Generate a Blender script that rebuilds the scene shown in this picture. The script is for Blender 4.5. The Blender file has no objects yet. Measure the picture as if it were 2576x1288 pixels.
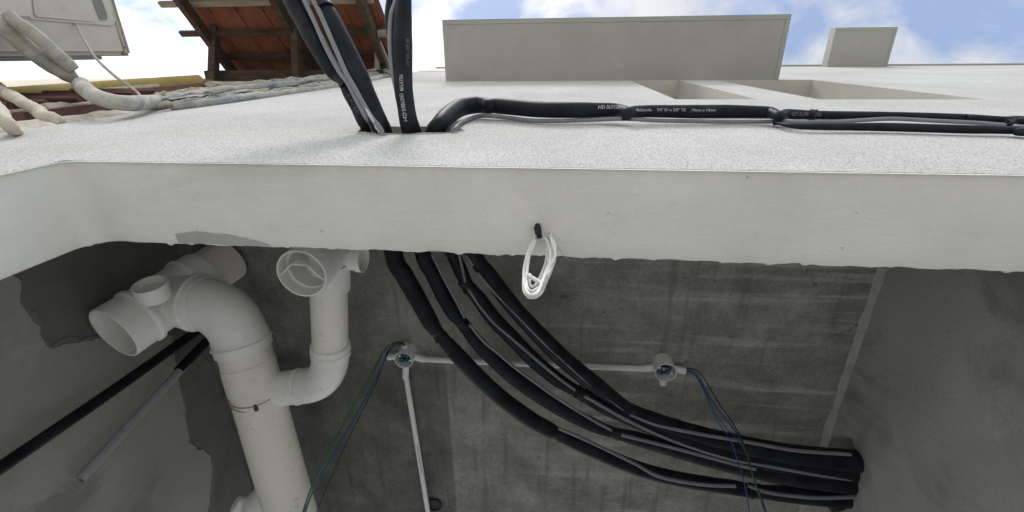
import bpy, bmesh, math, random
from mathutils import Vector, Matrix, noise
random.seed(7)
sc = bpy.context.scene
COL = sc.collection
R_ = math.radians
# ---------------------------------------------------------------- camera
# camera axes (right, down, forward) in world: x along the facade, y into the building, z up; the lens is the origin
AX = Matrix(((0.99531397, 0.02723958, -0.0927799), (0.00888592, 0.92967559, 0.36827209), (0.09628679, -0.36737079, 0.92507705)))
FL, CU, CV = 1114.46, 1288.0, 570.55
GROUND = -1.7

def ray(u, v): return AX @ Vector((u - CU, v - CV, FL))
def atz(u, v, z): d = ray(u, v); return d * (z / d.z)
def aty(u, v, y): d = ray(u, v); return d * (y / d.y)
def atx(u, v, x): d = ray(u, v); return d * (x / d.x)
def atd(u, v, d): return ray(u, v) * (d / FL)
def depth(p): return AX.col[2].dot(p)

cam_data = bpy.data.cameras.new('camera'); cam = bpy.data.objects.new('camera', cam_data); COL.objects.link(cam)
r, d, f = AX.col[0], AX.col[1], AX.col[2]
cam.matrix_world = Matrix(((r.x, -d.x, -f.x, 0), (r.y, -d.y, -f.y, 0), (r.z, -d.z, -f.z, 0), (0, 0, 0, 1)))
cam_data.sensor_width = 36; cam_data.lens = FL / 2576 * 36
cam_data.shift_y = -(644 - CV) / 2576
cam_data.clip_start = 0.02; cam_data.clip_end = 2000
sc.camera = cam

# ---------------------------------------------------------------- materials
class NT:
    def __init__(s, name):
        s.m = bpy.data.materials.new(name); s.m.use_nodes = True
        s.t = s.m.node_tree; s.b = s.t.nodes['Principled BSDF']
        s.co = s.t.nodes.new('ShaderNodeTexCoord').outputs['Object']
    def n(s, k, **kw):
        o = s.t.nodes.new(k)
        for a, b in kw.items(): setattr(o, a, b)
        return o
    def l(s, a, b): s.t.links.new(a, b)
    def mapping(s, scale=(1, 1, 1), rot=(0, 0, 0), loc=(0, 0, 0)):
        o = s.n('ShaderNodeMapping'); o.inputs['Scale'].default_value = scale; o.inputs['Rotation'].default_value = rot; o.inputs['Location'].default_value = loc
        s.l(s.co, o.inputs[0]); return o.outputs[0]
    def noise(s, scale, detail=4, rough=.55, vec=None, dist=0):
        o = s.n('ShaderNodeTexNoise'); o.inputs['Scale'].default_value = scale; o.inputs['Detail'].default_value = detail
        o.inputs['Roughness'].default_value = rough; o.inputs['Distortion'].default_value = dist
        s.l(vec or s.co, o.inputs['Vector']); return o.outputs['Fac']
    def ramp(s, fac, stops):
        o = s.n('ShaderNodeValToRGB'); e = o.color_ramp.elements
        while len(e) < len(stops): e.new(.5)
        for q, (p, c) in zip(e, stops):
            q.position = p; q.color = (c, c, c, 1) if isinstance(c, (int, float)) else (*c, 1)
        s.l(fac, o.inputs[0]); return o.outputs[0]
    def mix(s, a, b, fac, mode='MIX'):
        o = s.n('ShaderNodeMix', data_type='RGBA', blend_type=mode)
        for sock, val in ((o.inputs[0], fac), (o.inputs[6], a), (o.inputs[7], b)):
            if hasattr(val, 'is_linked'): s.l(val, sock)
            elif isinstance(val, (int, float)): sock.default_value = val if sock.type == 'VALUE' else (val, val, val, 1)
            else: sock.default_value = (*val, 1)
        return o.outputs[2]
    def math(s, op, a, b=0.0):
        o = s.n('ShaderNodeMath', operation=op)
        for sock, val in zip(o.inputs, (a, b)):
            if hasattr(val, 'is_linked'): s.l(val, sock)
            else: sock.default_value = val
        return o.outputs[0]
    def sep(s):
        o = s.n('ShaderNodeSeparateXYZ'); s.l(s.co, o.inputs[0]); return o.outputs
    def bump(s, h, strength=.3, dist=.002):
        o = s.n('ShaderNodeBump'); o.inputs['Strength'].default_value = strength; o.inputs['Distance'].default_value = dist
        s.l(h, o.inputs['Height']); s.l(o.outputs[0], s.b.inputs['Normal'])
    def fin(s, col, rough=.8, spec=.3):
        if hasattr(col, 'is_linked'): s.l(col, s.b.inputs['Base Color'])
        else: s.b.inputs['Base Color'].default_value = (*col, 1)
        if hasattr(rough, 'is_linked'): s.l(rough, s.b.inputs['Roughness'])
        else: s.b.inputs['Roughness'].default_value = rough
        s.b.inputs['Specular IOR Level'].default_value = spec
        return s.m

def simple(name, c, var=.25, scale=20, rough=.6, bscale=120, bstr=.15, bdist=.001, spec=.3, stain=None, sscale=9, sth=(.55, .75)):
    t = NT(name)
    n1 = t.noise(scale, 5)
    col = t.mix(tuple(x * (1 - var) for x in c), tuple(min(1, x * (1 + var)) for x in c), t.ramp(n1, [(.3, 0.), (.7, 1.)]))
    if stain:
        col = t.mix(col, stain, t.ramp(t.noise(sscale, 8, .7, dist=.6), [(sth[0], 0.), (sth[1], 1.)]))
    t.bump(t.noise(bscale, 3), bstr, bdist)
    return t.fin(col, rough, spec)

def m_roughcast():
    t = NT('roughcast white render')
    n1 = t.noise(290, 3, .65); n2 = t.noise(85, 4, .6); n3 = t.noise(2.6, 6, .65); n4 = t.noise(.9, 5, .6, dist=.5)
    st = t.noise(1.0, 7, .65, t.mapping((2.2, 2.2, 30))); tr = t.noise(1.0, 5, .6, t.mapping((5, 5, 60), (0, R_(8), 0)))
    h = t.math('ADD', n1, t.math('MULTIPLY', n2, .8))
    pits = t.ramp(n1, [(.35, (.31, .305, .29)), (.47, (.575, .568, .545)), (.60, (.69, .683, .655))])
    col = t.mix(pits, t.ramp(n3, [(.32, (.86, .855, .84)), (.66, (1., 1., 1.))]), 1.0, 'MULTIPLY')
    col = t.mix(col, t.ramp(n4, [(.36, (.90, .90, .895)), (.6, (1., 1., 1.))]), 1.0, 'MULTIPLY')
    col = t.mix(col, (.50, .495, .48), t.ramp(st, [(.55, 0.), (.70, .5)]))
    col = t.mix(col, (.56, .55, .53), t.ramp(tr, [(.60, 0.), (.72, .4)]))
    t.bump(h, .6, .004)
    return t.fin(col, .9, .12)

def m_soffit():
    t = NT('smooth pale plaster')
    col = t.mix((.67, .663, .61), (.79, .782, .725), t.ramp(t.noise(4.5, 7, .65), [(.3, 0.), (.7, 1.)]))
    col = t.mix(col, (.48, .475, .44), t.ramp(t.noise(2.7, 8, .7, t.mapping((1, 2.5, 1), loc=(4, 1, 2)), .7), [(.55, 0.), (.75, .45)]))
    col = t.mix(col, (.42, .415, .39), t.ramp(t.noise(34, 8, .75, dist=1.), [(.64, 0.), (.76, .55)]))
    col = t.mix(col, (.30, .295, .28), t.ramp(t.noise(75, 2, .5), [(.75, 0.), (.79, .5)]))
    lin = t.noise(1.0, 6, .65, t.mapping((16, 120, 120)))
    h = t.math('ADD', t.math('MULTIPLY', lin, .55), t.math('ADD', t.noise(42, 6, .65), t.math('MULTIPLY', t.noise(12, 4), 1.6)))
    t.bump(h, .65, .003)
    return t.fin(col, .75, .2)

def m_concrete():
    t = NT('board marked grey concrete')
    x, y, z = t.sep()
    blot = t.noise(5.5, 7, .68, dist=.3)
    col = t.ramp(blot, [(.26, (.12, .117, .106)), (.5, (.215, .210, .190)), (.74, (.33, .322, .29))])
    # broad trowel and shutter streaks running along the ledge, and finer ones running inwards
    sx = t.noise(1.0, 6, .6, t.mapping((1.3, 22, 1))); sy = t.noise(1.0, 6, .6, t.mapping((30, 2.2, 1)))
    right = t.ramp(t.math('ADD', x, t.math('MULTIPLY', t.noise(4, 4), .3)), [(.0, 0.), (.3, 1.)])
    k1 = t.math('MULTIPLY', t.ramp(sx, [(.52, 0.), (.66, .55)]), right)
    col = t.mix(col, (.46, .45, .405), k1)
    col = t.mix(col, (.105, .105, .10), t.math('MULTIPLY', t.ramp(sy, [(.55, 0.), (.70, .55)]), 1.0))
    dots = t.ramp(t.noise(24, 2, .5), [(.70, 0.), (.76, .6)])
    col = t.mix(col, (.07, .068, .065), dots)
    # formwork sheet joint: the sheet to the left of it cured darker
    edge = t.math('MULTIPLY', t.ramp(t.math('ADD', x, .39 + .5), [(.498, 1.), (.506, 0.)]), t.ramp(t.math('ADD', y, -.6), [(.42, 0.), (.52, 1.)]))
    col = t.mix(col, (.58, .58, .58), edge, 'MULTIPLY')
    col = t.mix(col, t.ramp(t.noise(95, 6, .8), [(.34, .82), (.66, 1.28)]), 1.0, 'MULTIPLY')
    col = t.mix(col, (.33, .315, .26), t.ramp(t.noise(9, 3, .5, t.mapping((1, 2.2, 1), loc=(2, 8, 1))), [(.70, 0.), (.76, .45)]))
    t.bump(t.math('ADD', t.noise(60, 5), t.math('MULTIPLY', sx, 1.2)), .45, .003)
    return t.fin(col, .85, .2)

def m_render(name, a, b, dark, th):
    t = NT(name)
    col = t.mix(a, b, t.ramp(t.noise(3.2, 7, .65), [(.3, 0.), (.7, 1.)]))
    col = t.mix(col, dark, t.ramp(t.noise(2.4, 8, .66, t.mapping((1, 1, .7), loc=(3.1, .4, .2)), .6), [(th, 0.), (th + .10, .8)]))
    gr = t.noise(60, 6, .8); sm = t.noise(1.0, 7, .7, t.mapping((9, 9, 5), (R_(30), 0, 0)), .8)
    col = t.mix(col, tuple(x * 1.35 for x in b), t.ramp(sm, [(.58, 0.), (.72, .45)]))
    col = t.mix(col, dark, t.ramp(gr, [(.56, 0.), (.74, .55)]))
    t.bump(t.math('ADD', t.noise(120, 4), t.math('MULTIPLY', sm, 1.5)), .45, .0025)
    return t.fin(col, .85, .2)

def m_foam():
    t = NT('black rubber foam')
    n = t.noise(18, 6, .65)
    col = t.mix((.006, .0065, .010), (.021, .023, .030), t.ramp(n, [(.4, 0.), (.75, 1.)]))
    col = t.mix(col, (.12, .12, .12), t.ramp(t.noise(65, 6, .75, dist=1.), [(.70, 0.), (.80, .45)]))
    t.bump(t.noise(60, 5, .6), .3, .0025)
    return t.fin(col, .5, .17)

def m_pvc(name, c, dirt, amount):
    t = NT(name)
    col = t.mix(tuple(x * .93 for x in c), c, t.noise(6, 4))
    col = t.mix(col, dirt, t.ramp(t.noise(17, 10, .8, dist=.8), [(.56, 0.), (.72, amount)]))
    col = t.mix(col, tuple(x * .72 for x in c), t.ramp(t.noise(4, 6, .7), [(.5, 0.), (.72, .6)]))
    t.bump(t.noise(30, 3), .06, .002)
    return t.fin(col, .42, .4)

def m_wood(name, a, b):
    t = NT(name)
    g = t.noise(1.0, 6, .65, t.mapping((6, 40, 40)))
    col = t.mix(a, b, t.ramp(g, [(.3, 0.), (.72, 1.)]))
    t.bump(g, .4, .004)
    return t.fin(col, .85, .2)

def m_tile():
    t = NT('terracotta tile')
    col = t.mix((.145, .056, .034), (.25, .098, .058), t.ramp(t.noise(7, 6, .65), [(.3, 0.), (.7, 1.)]))
    col = t.mix(col, (.07, .035, .028), t.ramp(t.noise(20, 8, .75), [(.52, 0.), (.70, .8)]))
    t.bump(t.noise(70, 4), .3, .003)
    return t.fin(col, .85, .2)

def loc_(t): return t.mapping((1, 1, 1), loc=(7, 3, 5))
def m_wrap():
    t = NT('weathered pipe wrap')
    col = t.mix((.30, .285, .245), (.52, .495, .43), t.ramp(t.noise(9, 6, .65), [(.3, 0.), (.7, 1.)]))
    col = t.mix(col, (.22, .24, .25), t.ramp(t.noise(7, 8, .7, t.mapping((1, 1, .5)), 1.2), [(.48, 0.), (.60, .9)]))
    col = t.mix(col, (.22, .12, .06), t.ramp(t.noise(23, 8, .75), [(.66, 0.), (.76, .7)]))
    col = t.mix(col, (.10, .10, .095), t.ramp(t.noise(16, 10, .8, loc_(t), 1.), [(.55, 0.), (.68, .75)]))
    t.bump(t.noise(35, 6, .7), .6, .006)
    return t.fin(col, .8, .25)

M = dict(
    roughcast=m_roughcast(), soffit=m_soffit(), concrete=m_concrete(), foam=m_foam(), tile=m_tile(), wrap=m_wrap(),
    ledge=simple('ledge paint', (.385, .38, .338), .07, 2.2, .85, 70, .35, .003, stain=(.345, .335, .30), sscale=3.5, sth=(.5, .75)),
    reveal=simple('reveal paint', (.58, .55, .475), .06, 4, .85, 90, .15, .0015),
    bare=simple('bare grey plaster', (.40, .40, .385), .1, 20, .9, 90, .3, .0015),
    wallgrey=m_render('grey wall render', (.265, .262, .25), (.35, .345, .322), (.185, .184, .18), .50),
    walldark=m_render('dark bare cement', (.12, .12, .115), (.19, .188, .178), (.09, .09, .09), .52),
    skim=m_render('skim coat', (.27, .266, .243), (.34, .336, .305), (.19, .19, .18), .55),
    smear=m_render('thin cement smear', (.15, .148, .138), (.21, .207, .19), (.105, .105, .10), .5),
    lip=simple('plaster lip', (.30, .295, .275), .15, 30, .9, 120, .4, .002),
    cable=simple('grey cable jacket', (.20, .205, .225), .12, 30, .45, 200, .05, .0005, .4),
    scrape=simple('scraped plaster on cable', (.55, .55, .53), .1, 60, .8),
    tape=simple('black vinyl tape', (.010, .010, .013), .3, 60, .48, 160, .45, .0015, .25),
    ink=simple('grey white print', (.36, .36, .36), .2, 400, .6),
    inkfaint=simple('faint print', (.16, .165, .17), .3, 300, .6),
    pvc=m_pvc('white pvc', (.84, .838, .785), (.36, .32, .25), .65),
    pvcold=m_pvc('yellowed pvc', (.83, .80, .715), (.36, .28, .19), .75),
    conduit=m_pvc('conduit pvc', (.74, .74, .74), (.5, .47, .42), .35),
    wirecoil=simple('white cable', (.68, .67, .63), .04, 40, .45, 200, .05, .0005, .4),
    hollow=simple('dark cable bore', (.05, .05, .05), .1, 30, .9),
    greyconduit=simple('grey conduit', (.30, .31, .325), .1, 30, .55),
    blue=simple('blue insulation', (.015, .075, .22), .1, 30, .4, spec=.4),
    green=simple('green insulation', (.02, .12, .065), .1, 30, .4, spec=.4),
    black=simple('black insulation', (.012, .013, .016), .1, 30, .4, spec=.4),
    rust=simple('rusty bolt', (.14, .05, .03), .3, 90, .85),
    steel=simple('wire clamp', (.24, .225, .20), .2, 60, .5),
    wood=m_wood('old dark timber', (.035, .023, .018), (.105, .076, .056)),
    woodpale=m_wood('bleached timber', (.19, .16, .13), (.34, .29, .24)),
    shutter=m_wood('reddish louvre timber', (.14, .075, .06), (.25, .15, .125)),
    cream=simple('cream wall paint', (.66, .60, .46), .1, 4, .85, 60, .3, .003, stain=(.42, .37, .27)),
    mortar=simple('crumbly mortar', (.52, .47, .39), .2, 14, .95, 60, .8, .008, stain=(.24, .15, .09), sscale=24, sth=(.6, .72)),
    yellow=simple('yellow ochre paint', (.44, .34, .13), .15, 10, .8, 60, .3, .002, stain=(.30, .23, .1)),
    acpaint=simple('aged white casing', (.58, .55, .465), .09, 7, .5, 120, .1, .001, .35, stain=(.38, .37, .33), sscale=12, sth=(.58, .8)),
    acgrey=simple('casing back grey', (.36, .35, .325), .08, 10, .6),
    acdark=simple('slot shadow grey', (.25, .245, .22), .1, 20, .8),
    darkgrey=simple('dark weathered cement', (.13, .13, .125), .2, 12, .9),
    ground=simple('alley concrete', (.56, .55, .51), .12, 1.2, .9, 40, .4, .004),
    pane=simple('dark glass', (.05, .06, .065), .1, 5, .08, spec=.6),
    alu=simple('aluminium frame', (.5, .5, .5), .05, 10, .4),
    wrapcream=simple('yellowed torn tape', (.56, .51, .38), .25, 14, .8, 40, .6, .006, stain=(.30, .27, .2), sscale=18, sth=(.5, .7)),
    wrapgrey=simple('grey torn tape', (.27, .30, .31), .35, 16, .75, 40, .6, .006, stain=(.5, .5, .46), sscale=14, sth=(.55, .7)),
    wrapdark=simple('dark torn tape', (.07, .075, .085), .4, 16, .7, 40, .6, .006, stain=(.4, .4, .36), sscale=18, sth=(.6, .75)),
    cord=simple('weathered cord', (.33, .30, .26), .2, 30, .8),
)

# ---------------------------------------------------------------- mesh helpers
def catmull(pts, sub):
    pts = [Vector(p) for p in pts]
    if len(pts) < 3:
        return [pts[0].lerp(pts[-1], i / sub) for i in range(sub + 1)], [i / sub for i in range(sub + 1)]
    P = [pts[0] * 2 - pts[1]] + pts + [pts[-1] * 2 - pts[-2]]
    out, par = [], []
    for i in range(1, len(P) - 2):
        p0, p1, p2, p3 = P[i - 1:i + 3]
        for k in range(sub):
            t = k / sub
            out.append(.5 * ((2 * p1) + (p2 - p0) * t + (2 * p0 - 5 * p1 + 4 * p2 - p3) * t * t + (3 * p1 - p0 - 3 * p2 + p3) * t ** 3))
            par.append(i - 1 + t)
    out.append(P[-2]); par.append(len(pts) - 1.0)
    return out, par

def frames(path, ref=None):
    n = len(path); T = []
    for i in range(n):
        t = path[min(i + 1, n - 1)] - path[max(i - 1, 0)]
        T.append(t.normalized())
    a = ref or (Vector((0, 0, 1)) if abs(T[0].z) < .9 else Vector((1, 0, 0)))
    N = []
    a = (a - T[0] * a.dot(T[0])).normalized()
    for t in T:
        a = (a - t * a.dot(t)).normalized(); N.append(a.copy())
    return T, N

class MB:
    def __init__(s): s.v = []; s.f = []; s.mi = []
    def add(s, vs, fs, mi=0):
        o = len(s.v); s.v += [tuple(p) for p in vs]; s.f += [tuple(i + o for i in q) for q in fs]; s.mi += [mi] * len(fs)
        return s
    def tube(s, pts, rad, n=14, sub=6, cap=True, flat=1.0, ref=None, wob=0.0, wsc=30, mi=0, raw=False):
        if raw: path, par = [Vector(p) for p in pts], list(range(len(pts)))
        else: path, par = catmull(pts, sub)
        T, N = frames(path, ref)
        vs, fs = [], []
        for p, q, t, a in zip(path, par, T, N):
            if isinstance(rad, (int, float)): rr = rad
            elif callable(rad): rr = rad(q)
            else:
                i = min(int(q), len(rad) - 2); rr = rad[i] + (rad[i + 1] - rad[i]) * (q - i)
            b = t.cross(a)
            for k in range(n):
                w = 2 * math.pi * k / n
                off = a * math.cos(w) * rr + b * math.sin(w) * rr * flat
                if wob: off *= 1 + wob * noise.noise((p + off) * wsc)
                vs.append(p + off)
        m = len(path)
        for i in range(m - 1):
            for k in range(n):
                k2 = (k + 1) % n
                fs.append((i * n + k, i * n + k2, (i + 1) * n + k2, (i + 1) * n + k))
        if cap:
            fs.append(tuple(range(n - 1, -1, -1))); fs.append(tuple((m - 1) * n + k for k in range(n)))
        return s.add(vs, fs, mi)
    def lathe(s, origin, axis, prof, n=28, mi=0, closed=False):
        axis = Vector(axis).normalized(); origin = Vector(origin)
        a = Vector((0, 0, 1)) if abs(axis.z) < .9 else Vector((1, 0, 0))
        a = (a - axis * a.dot(axis)).normalized(); b = axis.cross(a)
        vs, fs = [], []
        for h, rr in prof:
            for k in range(n):
                w = 2 * math.pi * k / n
                vs.append(origin + axis * h + (a * math.cos(w) + b * math.sin(w)) * rr)
        m = len(prof)
        for i in range(m - (0 if closed else 1)):
            j = (i + 1) % m
            for k in range(n):
                k2 = (k + 1) % n
                fs.append((i * n + k, i * n + k2, j * n + k2, j * n + k))
        return s.add(vs, fs, mi)
    def box(s, lo, hi, mi=0, mat=None):
        x0, y0, z0 = lo; x1, y1, z1 = hi
        vs = [Vector(q) for q in ((x0, y0, z0), (x1, y0, z0), (x1, y1, z0), (x0, y1, z0), (x0, y0, z1), (x1, y0, z1), (x1, y1, z1), (x0, y1, z1))]
        if mat: vs = [mat @ q for q in vs]
        return s.add(vs, [(0, 3, 2, 1), (4, 5, 6, 7), (0, 1, 5, 4), (1, 2, 6, 5), (2, 3, 7, 6), (3, 0, 4, 7)], mi)
    def bar(s, a, b, w, h, up=(0, 0, 1)):
        a, b = Vector(a), Vector(b); t = (b - a).normalized(); u = Vector(up); u = (u - t * u.dot(t)).normalized(); q = t.cross(u)
        m = Matrix((q, u, t)).transposed().to_4x4(); m.translation = a
        return s.box((-w / 2, -h / 2, 0), (w / 2, h / 2, (b - a).length), mat=m)
    def prism(s, poly, ext):
        ext = Vector(ext); n = len(poly); poly = [Vector(p) for p in poly]
        vs = poly + [p + ext for p in poly]
        fs = [tuple(range(n)), tuple(range(2 * n - 1, n - 1, -1))] + [(i, i + n, (i + 1) % n + n, (i + 1) % n) for i in range(n)]
        return s.add(vs, fs)
    def build(s, name, mat, parent=None, smooth=True, bevel=0, angle=40):
        me = bpy.data.meshes.new(name); me.from_pydata(s.v, [], s.f)
        mats = mat if isinstance(mat, (list, tuple)) else [mat]
        for m in mats: me.materials.append(m)
        for p, i in zip(me.polygons, s.mi): p.material_index = i
        bm = bmesh.new(); bm.from_mesh(me)
        bmesh.ops.recalc_face_normals(bm, faces=bm.faces)
        if bevel:
            es = [e for e in bm.edges if len(e.link_faces) == 2 and e.calc_face_angle(0) > R_(angle)]
            bmesh.ops.bevel(bm, geom=es, offset=bevel, segments=2, affect='EDGES', clamp_overlap=True)
        bm.to_mesh(me); bm.free()
        if smooth:
            for p in me.polygons: p.use_smooth = True
            me.set_sharp_from_angle(angle=R_(angle))
        o = bpy.data.objects.new(name, me); COL.objects.link(o)
        if parent: attach(o, parent)
        return o

def attach(o, parent):
    o.parent = parent
    w = parent.location if parent.parent is None else Vector((0, 0, 0))
    o.matrix_parent_inverse = Matrix.Translation(-w)
def tag(o, label, cat, group=None, kind=None):
    o['label'] = label; o['category'] = cat
    if group: o['group'] = group
    if kind: o['kind'] = kind
    return o
def thing(name, loc, label, cat, group=None):
    o = bpy.data.objects.new(name, None); COL.objects.link(o); o.location = loc; o.empty_display_size = .1
    return tag(o, label, cat, group)
def cut(o, cutters):
    for cmb in cutters:
        c = cmb.build('cutter', M['reveal'], smooth=False)
        m = o.modifiers.new('cut', 'BOOLEAN'); m.operation = 'DIFFERENCE'; m.solver = 'EXACT'; m.object = c
        bpy.context.view_layer.update()
        me = bpy.data.meshes.new_from_object(o.evaluated_get(bpy.context.evaluated_depsgraph_get()))
        o.modifiers.remove(m); old = o.data; o.data = me; bpy.data.meshes.remove(old)
        cm = c.data; bpy.data.objects.remove(c); bpy.data.meshes.remove(cm)
def lettering(text, path, start, size, mat, parent, radius, shift=0.0, shear=.0, bold=0.0, length=None, name='lettering'):
    """text wrapped round a tube: path = dense centre line, start = arc length where it begins"""
    cu = bpy.data.curves.new('txt', 'FONT'); cu.body = text; cu.size = size; cu.shear = shear; cu.offset = bold; cu.resolution_u = 2
    to = bpy.data.objects.new('txt', cu); COL.objects.link(to); bpy.context.view_layer.update()
    me = bpy.data.meshes.new_from_object(to.evaluated_get(bpy.context.evaluated_depsgraph_get()))
    bpy.data.objects.remove(to); bpy.data.curves.remove(cu)
    S = [0.0]
    for a, b in zip(path, path[1:]): S.append(S[-1] + (b - a).length)
    wid = max(v.co.x for v in me.vertices); kx = length / wid if length else 1
    for v in me.vertices:
        s = start + v.co.x * kx
        i = 0
        while i < len(S) - 2 and S[i + 1] < s: i += 1
        t = (s - S[i]) / max(1e-9, S[i + 1] - S[i]); p = path[i].lerp(path[i + 1], t)
        T = (path[min(i + 2, len(path) - 1)] - path[max(i - 1, 0)]).normalized()
        e = -p; e = (e - T * e.dot(T)).normalized(); b = e.cross(T)
        rr = radius[i] + (radius[min(i + 1, len(radius) - 1)] - radius[i]) * t if isinstance(radius, list) else radius
        phi = (v.co.y - size * .35 + shift) / rr
        v.co = p + (e * math.cos(phi) + b * math.sin(phi)) * (rr * 1.012 + .0008)
    me.materials.clear(); me.materials.append(mat)
    o = bpy.data.objects.new(name, me); COL.objects.link(o); attach(o, parent)
    return o

# ---------------------------------------------------------------- setting
g = MB().box((-300, -300, GROUND - .2), (300, 300, GROUND)).build('ground', M['ground'], smooth=False); g['kind'] = 'structure'

D, DI, H, SOF = .175, .332, 1.32, .70          # facade plane, inner face of the wall over the bay, ceiling, underside of that wall
XL, XR, XP, TOP = -1.357, 1.011, -.875, 5.2     # end of the white facade, right wall, pier face, roof edge
house = thing('house', (0, .25, GROUND), 'new white roughcast house with an open bay beneath and thin ledges over its windows', 'house')
fw = MB().box((XL, D, GROUND), (7.0, DI, TOP)).build('facade_wall', [M['roughcast'], M['reveal']], house, smooth=False)
bay = MB(); bay.box((XP - .0045, 0, GROUND - .5), (1.2, 1, SOF + .0045))
WIN = ((.449, .747), (.965, 1.526)); WZ0, WZ1 = 1.795, 2.966
cw = [MB().box((a, 0, WZ0), (b, 1, WZ1 - .0)) for a, b in WIN]
hole = []
for k in range(22):
    w = 2 * math.pi * k / 22
    hole.append((-.352 + math.cos(w) * (.128 + .008 * math.sin(5 * w + 1)), 0, 1.044 + math.sin(w) * (.052 + .004 * math.sin(7 * w))))
cut(fw, [bay] + cw + [MB().prism(hole, (0, 1, 0))])
for p in fw.data.polygons:
    c = p.center
    p.material_index = 1 if (abs(p.normal.y) < .5 and D < c.y < DI and c.z > .8 and c.z < 5) else 0

rim = [Vector((x * 1.0, D - .001, z)) for x, y, z in hole]; rim.append(rim[0])
MB().tube(rim, [.0012 + .0022 * abs(noise.noise(Vector((k * 1.3, 0, 0)))) for k in range(len(rim))], 8, 4, wob=.9, wsc=70).build('hole_rim', M['bare'], house)
# plaster lining of the bay opening: pier face, coved corner, underside
def opening_lining():
    path = []
    for k in range(60): path.append((XP, GROUND + (SOF - .035 - GROUND) * k / 60))
    for k in range(9):
        a = math.pi * k / 16
        path.append((XP + .035 - .035 * math.cos(a), SOF - .035 + .035 * math.sin(a)))
    n = 330
    for k in range(1, n + 1): path.append((XP + .035 + (1.19 - XP - .035) * k / n, SOF))
    prof = [(.1747, -.0052), (.1747, -.0022), (.1747, -.0007), (.1754, 0), (.19, 0), (.22, 0), (.25, 0), (.28, 0), (.31, 0), (.325, 0), (.331, .0015), (.334, .006), (.334, .02)]
    mb = MB(); vs = []; m = len(prof)
    for i, (x, z) in enumerate(path):
        x0, z0 = path[max(i - 1, 0)]; x1, z1 = path[min(i + 1, len(path) - 1)]
        t = Vector((x1 - x0, z1 - z0)).normalized(); nx, nz = -t.y, t.x      # away from the opening
        s = i * .02
        jag = .0016 * noise.noise(Vector((s * 6, 2, 0))) + .0022 * max(0, noise.noise(Vector((s * 21, 5, 0))) - .1) + .003 * max(0, noise.noise(Vector((s * 60, 9, 0))) - .25)
        wav = .0012 * noise.noise(Vector((x * 4, z * 4, 1)))
        for j, (y, off) in enumerate(prof):
            yy = y + (jag * 2.6 if j >= 9 else 0)
            ed = .0013 * noise.noise(Vector((s * 24, 8, 0))) + .0012 * noise.noise(Vector((s * 7, 3, 0))) if j <= 3 else 0
            wav2 = wav + ed
            o = off + wav2 + .0010 * noise.noise(Vector((x * 14, y * 22, z * 14))) if 3 <= j <= 10 else off + wav2
            vs.append((x + nx * o, yy, z + nz * o))
    fs = [(i * m + j, i * m + j + 1, (i + 1) * m + j + 1, (i + 1) * m + j) for i in range(len(path) - 1) for j in range(m - 1)]
    mb.add(vs, fs)
    return mb.build('plaster_lining', M['soffit'], house, angle=35)
opening_lining()
def flat_poly(pts, th, name, mat, parent, jit=.003, seg=.012, n3=(0, 0, -1)):
    """thin plaster skin with a ragged outline; th is its thickness along n3"""
    out = []; pts = [Vector(p) for p in pts]; n3 = Vector(n3)
    for a, b in zip(pts, pts[1:] + pts[:1]):
        k = max(1, int((b - a).length / seg)); side = (b - a).cross(n3).normalized()
        for i in range(k):
            p = a.lerp(b, i / k); out.append(p + side * jit * (.6 * noise.noise(p * 45) + .8 * noise.noise(p * 14) + .35 * noise.noise(p * 130)))
    return MB().prism(out, n3 * th).build(name, mat, parent, smooth=False)
z = SOF - .0015
flat_poly([(-.70, .329, z), (-.70, .312, z), (-.655, .305, z), (-.60, .308, z), (-.555, .318, z), (-.515, .329, z)], .0012, 'bare_patch', M['bare'], house, .004, .008)
# hairline cracks and marks in the soffit
for pts in ([(1378, 600), (1405, 625), (1420, 645), (1432, 656)],):
    MB().tube([atz(u, v, SOF - .001) + Vector((0, random.uniform(-.0008, .0008), 0)) for u, v in pts], .0004, 6, 6).build('crack', M['bare'], house)


# inside of the bay
ceil = MB().box((-1.5, DI, H), (1.4, 2.3, H + .15)).build('ceiling', M['concrete'], house, smooth=False)
wr = MB().box((XR, DI + .002, GROUND), (1.22, 2.3, H - .002)).build('side_wall', M['wallgrey'], house, smooth=False); wr['label'] = 'smooth grey rendered right wall of the bay'
hp = [(2085, 1100), (2115, 1093), (2142, 1103), (2157, 1135), (2168, 1180), (2154, 1215), (2146, 1255), (2128, 1282), (2095, 1290), (2068, 1262), (2058, 1200), (2064, 1140)]
hp2 = []
for i in range(len(hp)):
    for k in range(4):
        a, b = hp[i], hp[(i + 1) % len(hp)]
        p = atx(a[0] + (b[0] - a[0]) * k / 4, a[1] + (b[1] - a[1]) * k / 4, XR)
        p = Vector((p.x, p.y, min(p.z, H - .012)))
        hp2.append(p + Vector((0, .005 * noise.noise(p * 60), .004 * noise.noise(p * 50 + Vector((3, 1, 2))))) + Vector((-.1, 0, 0)))
cut(wr, [MB().prism(hp2, (.26, 0, 0))])
wl = MB().box((-1.5, DI + .002, GROUND), (-1.335, 2.3, H - .002)).build('side_wall', M['walldark'], house, smooth=False); wl['label'] = 'dark bare cement left wall of the bay'
sk = [(20, 690), (42, 702), (50, 747), (83, 808), (111, 863), (130, 882), (150, 874), (177, 863), (221, 855), (330, 838), (432, 841), (437, 907), (460, 1018), (471, 1101), (487, 1129), (515, 1136), (527, 1150), (529, 1184), (523, 1284)]
skp = [atx(u, v, -1.335) for u, v in sk] + [Vector((-1.335, 1.75, .6)), Vector((-1.335, 1.8, GROUND)), Vector((-1.335, .36, GROUND)), Vector((-1.335, .40, .86))]
cen_ = Vector((-1.335, 1.0, .3))
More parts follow.
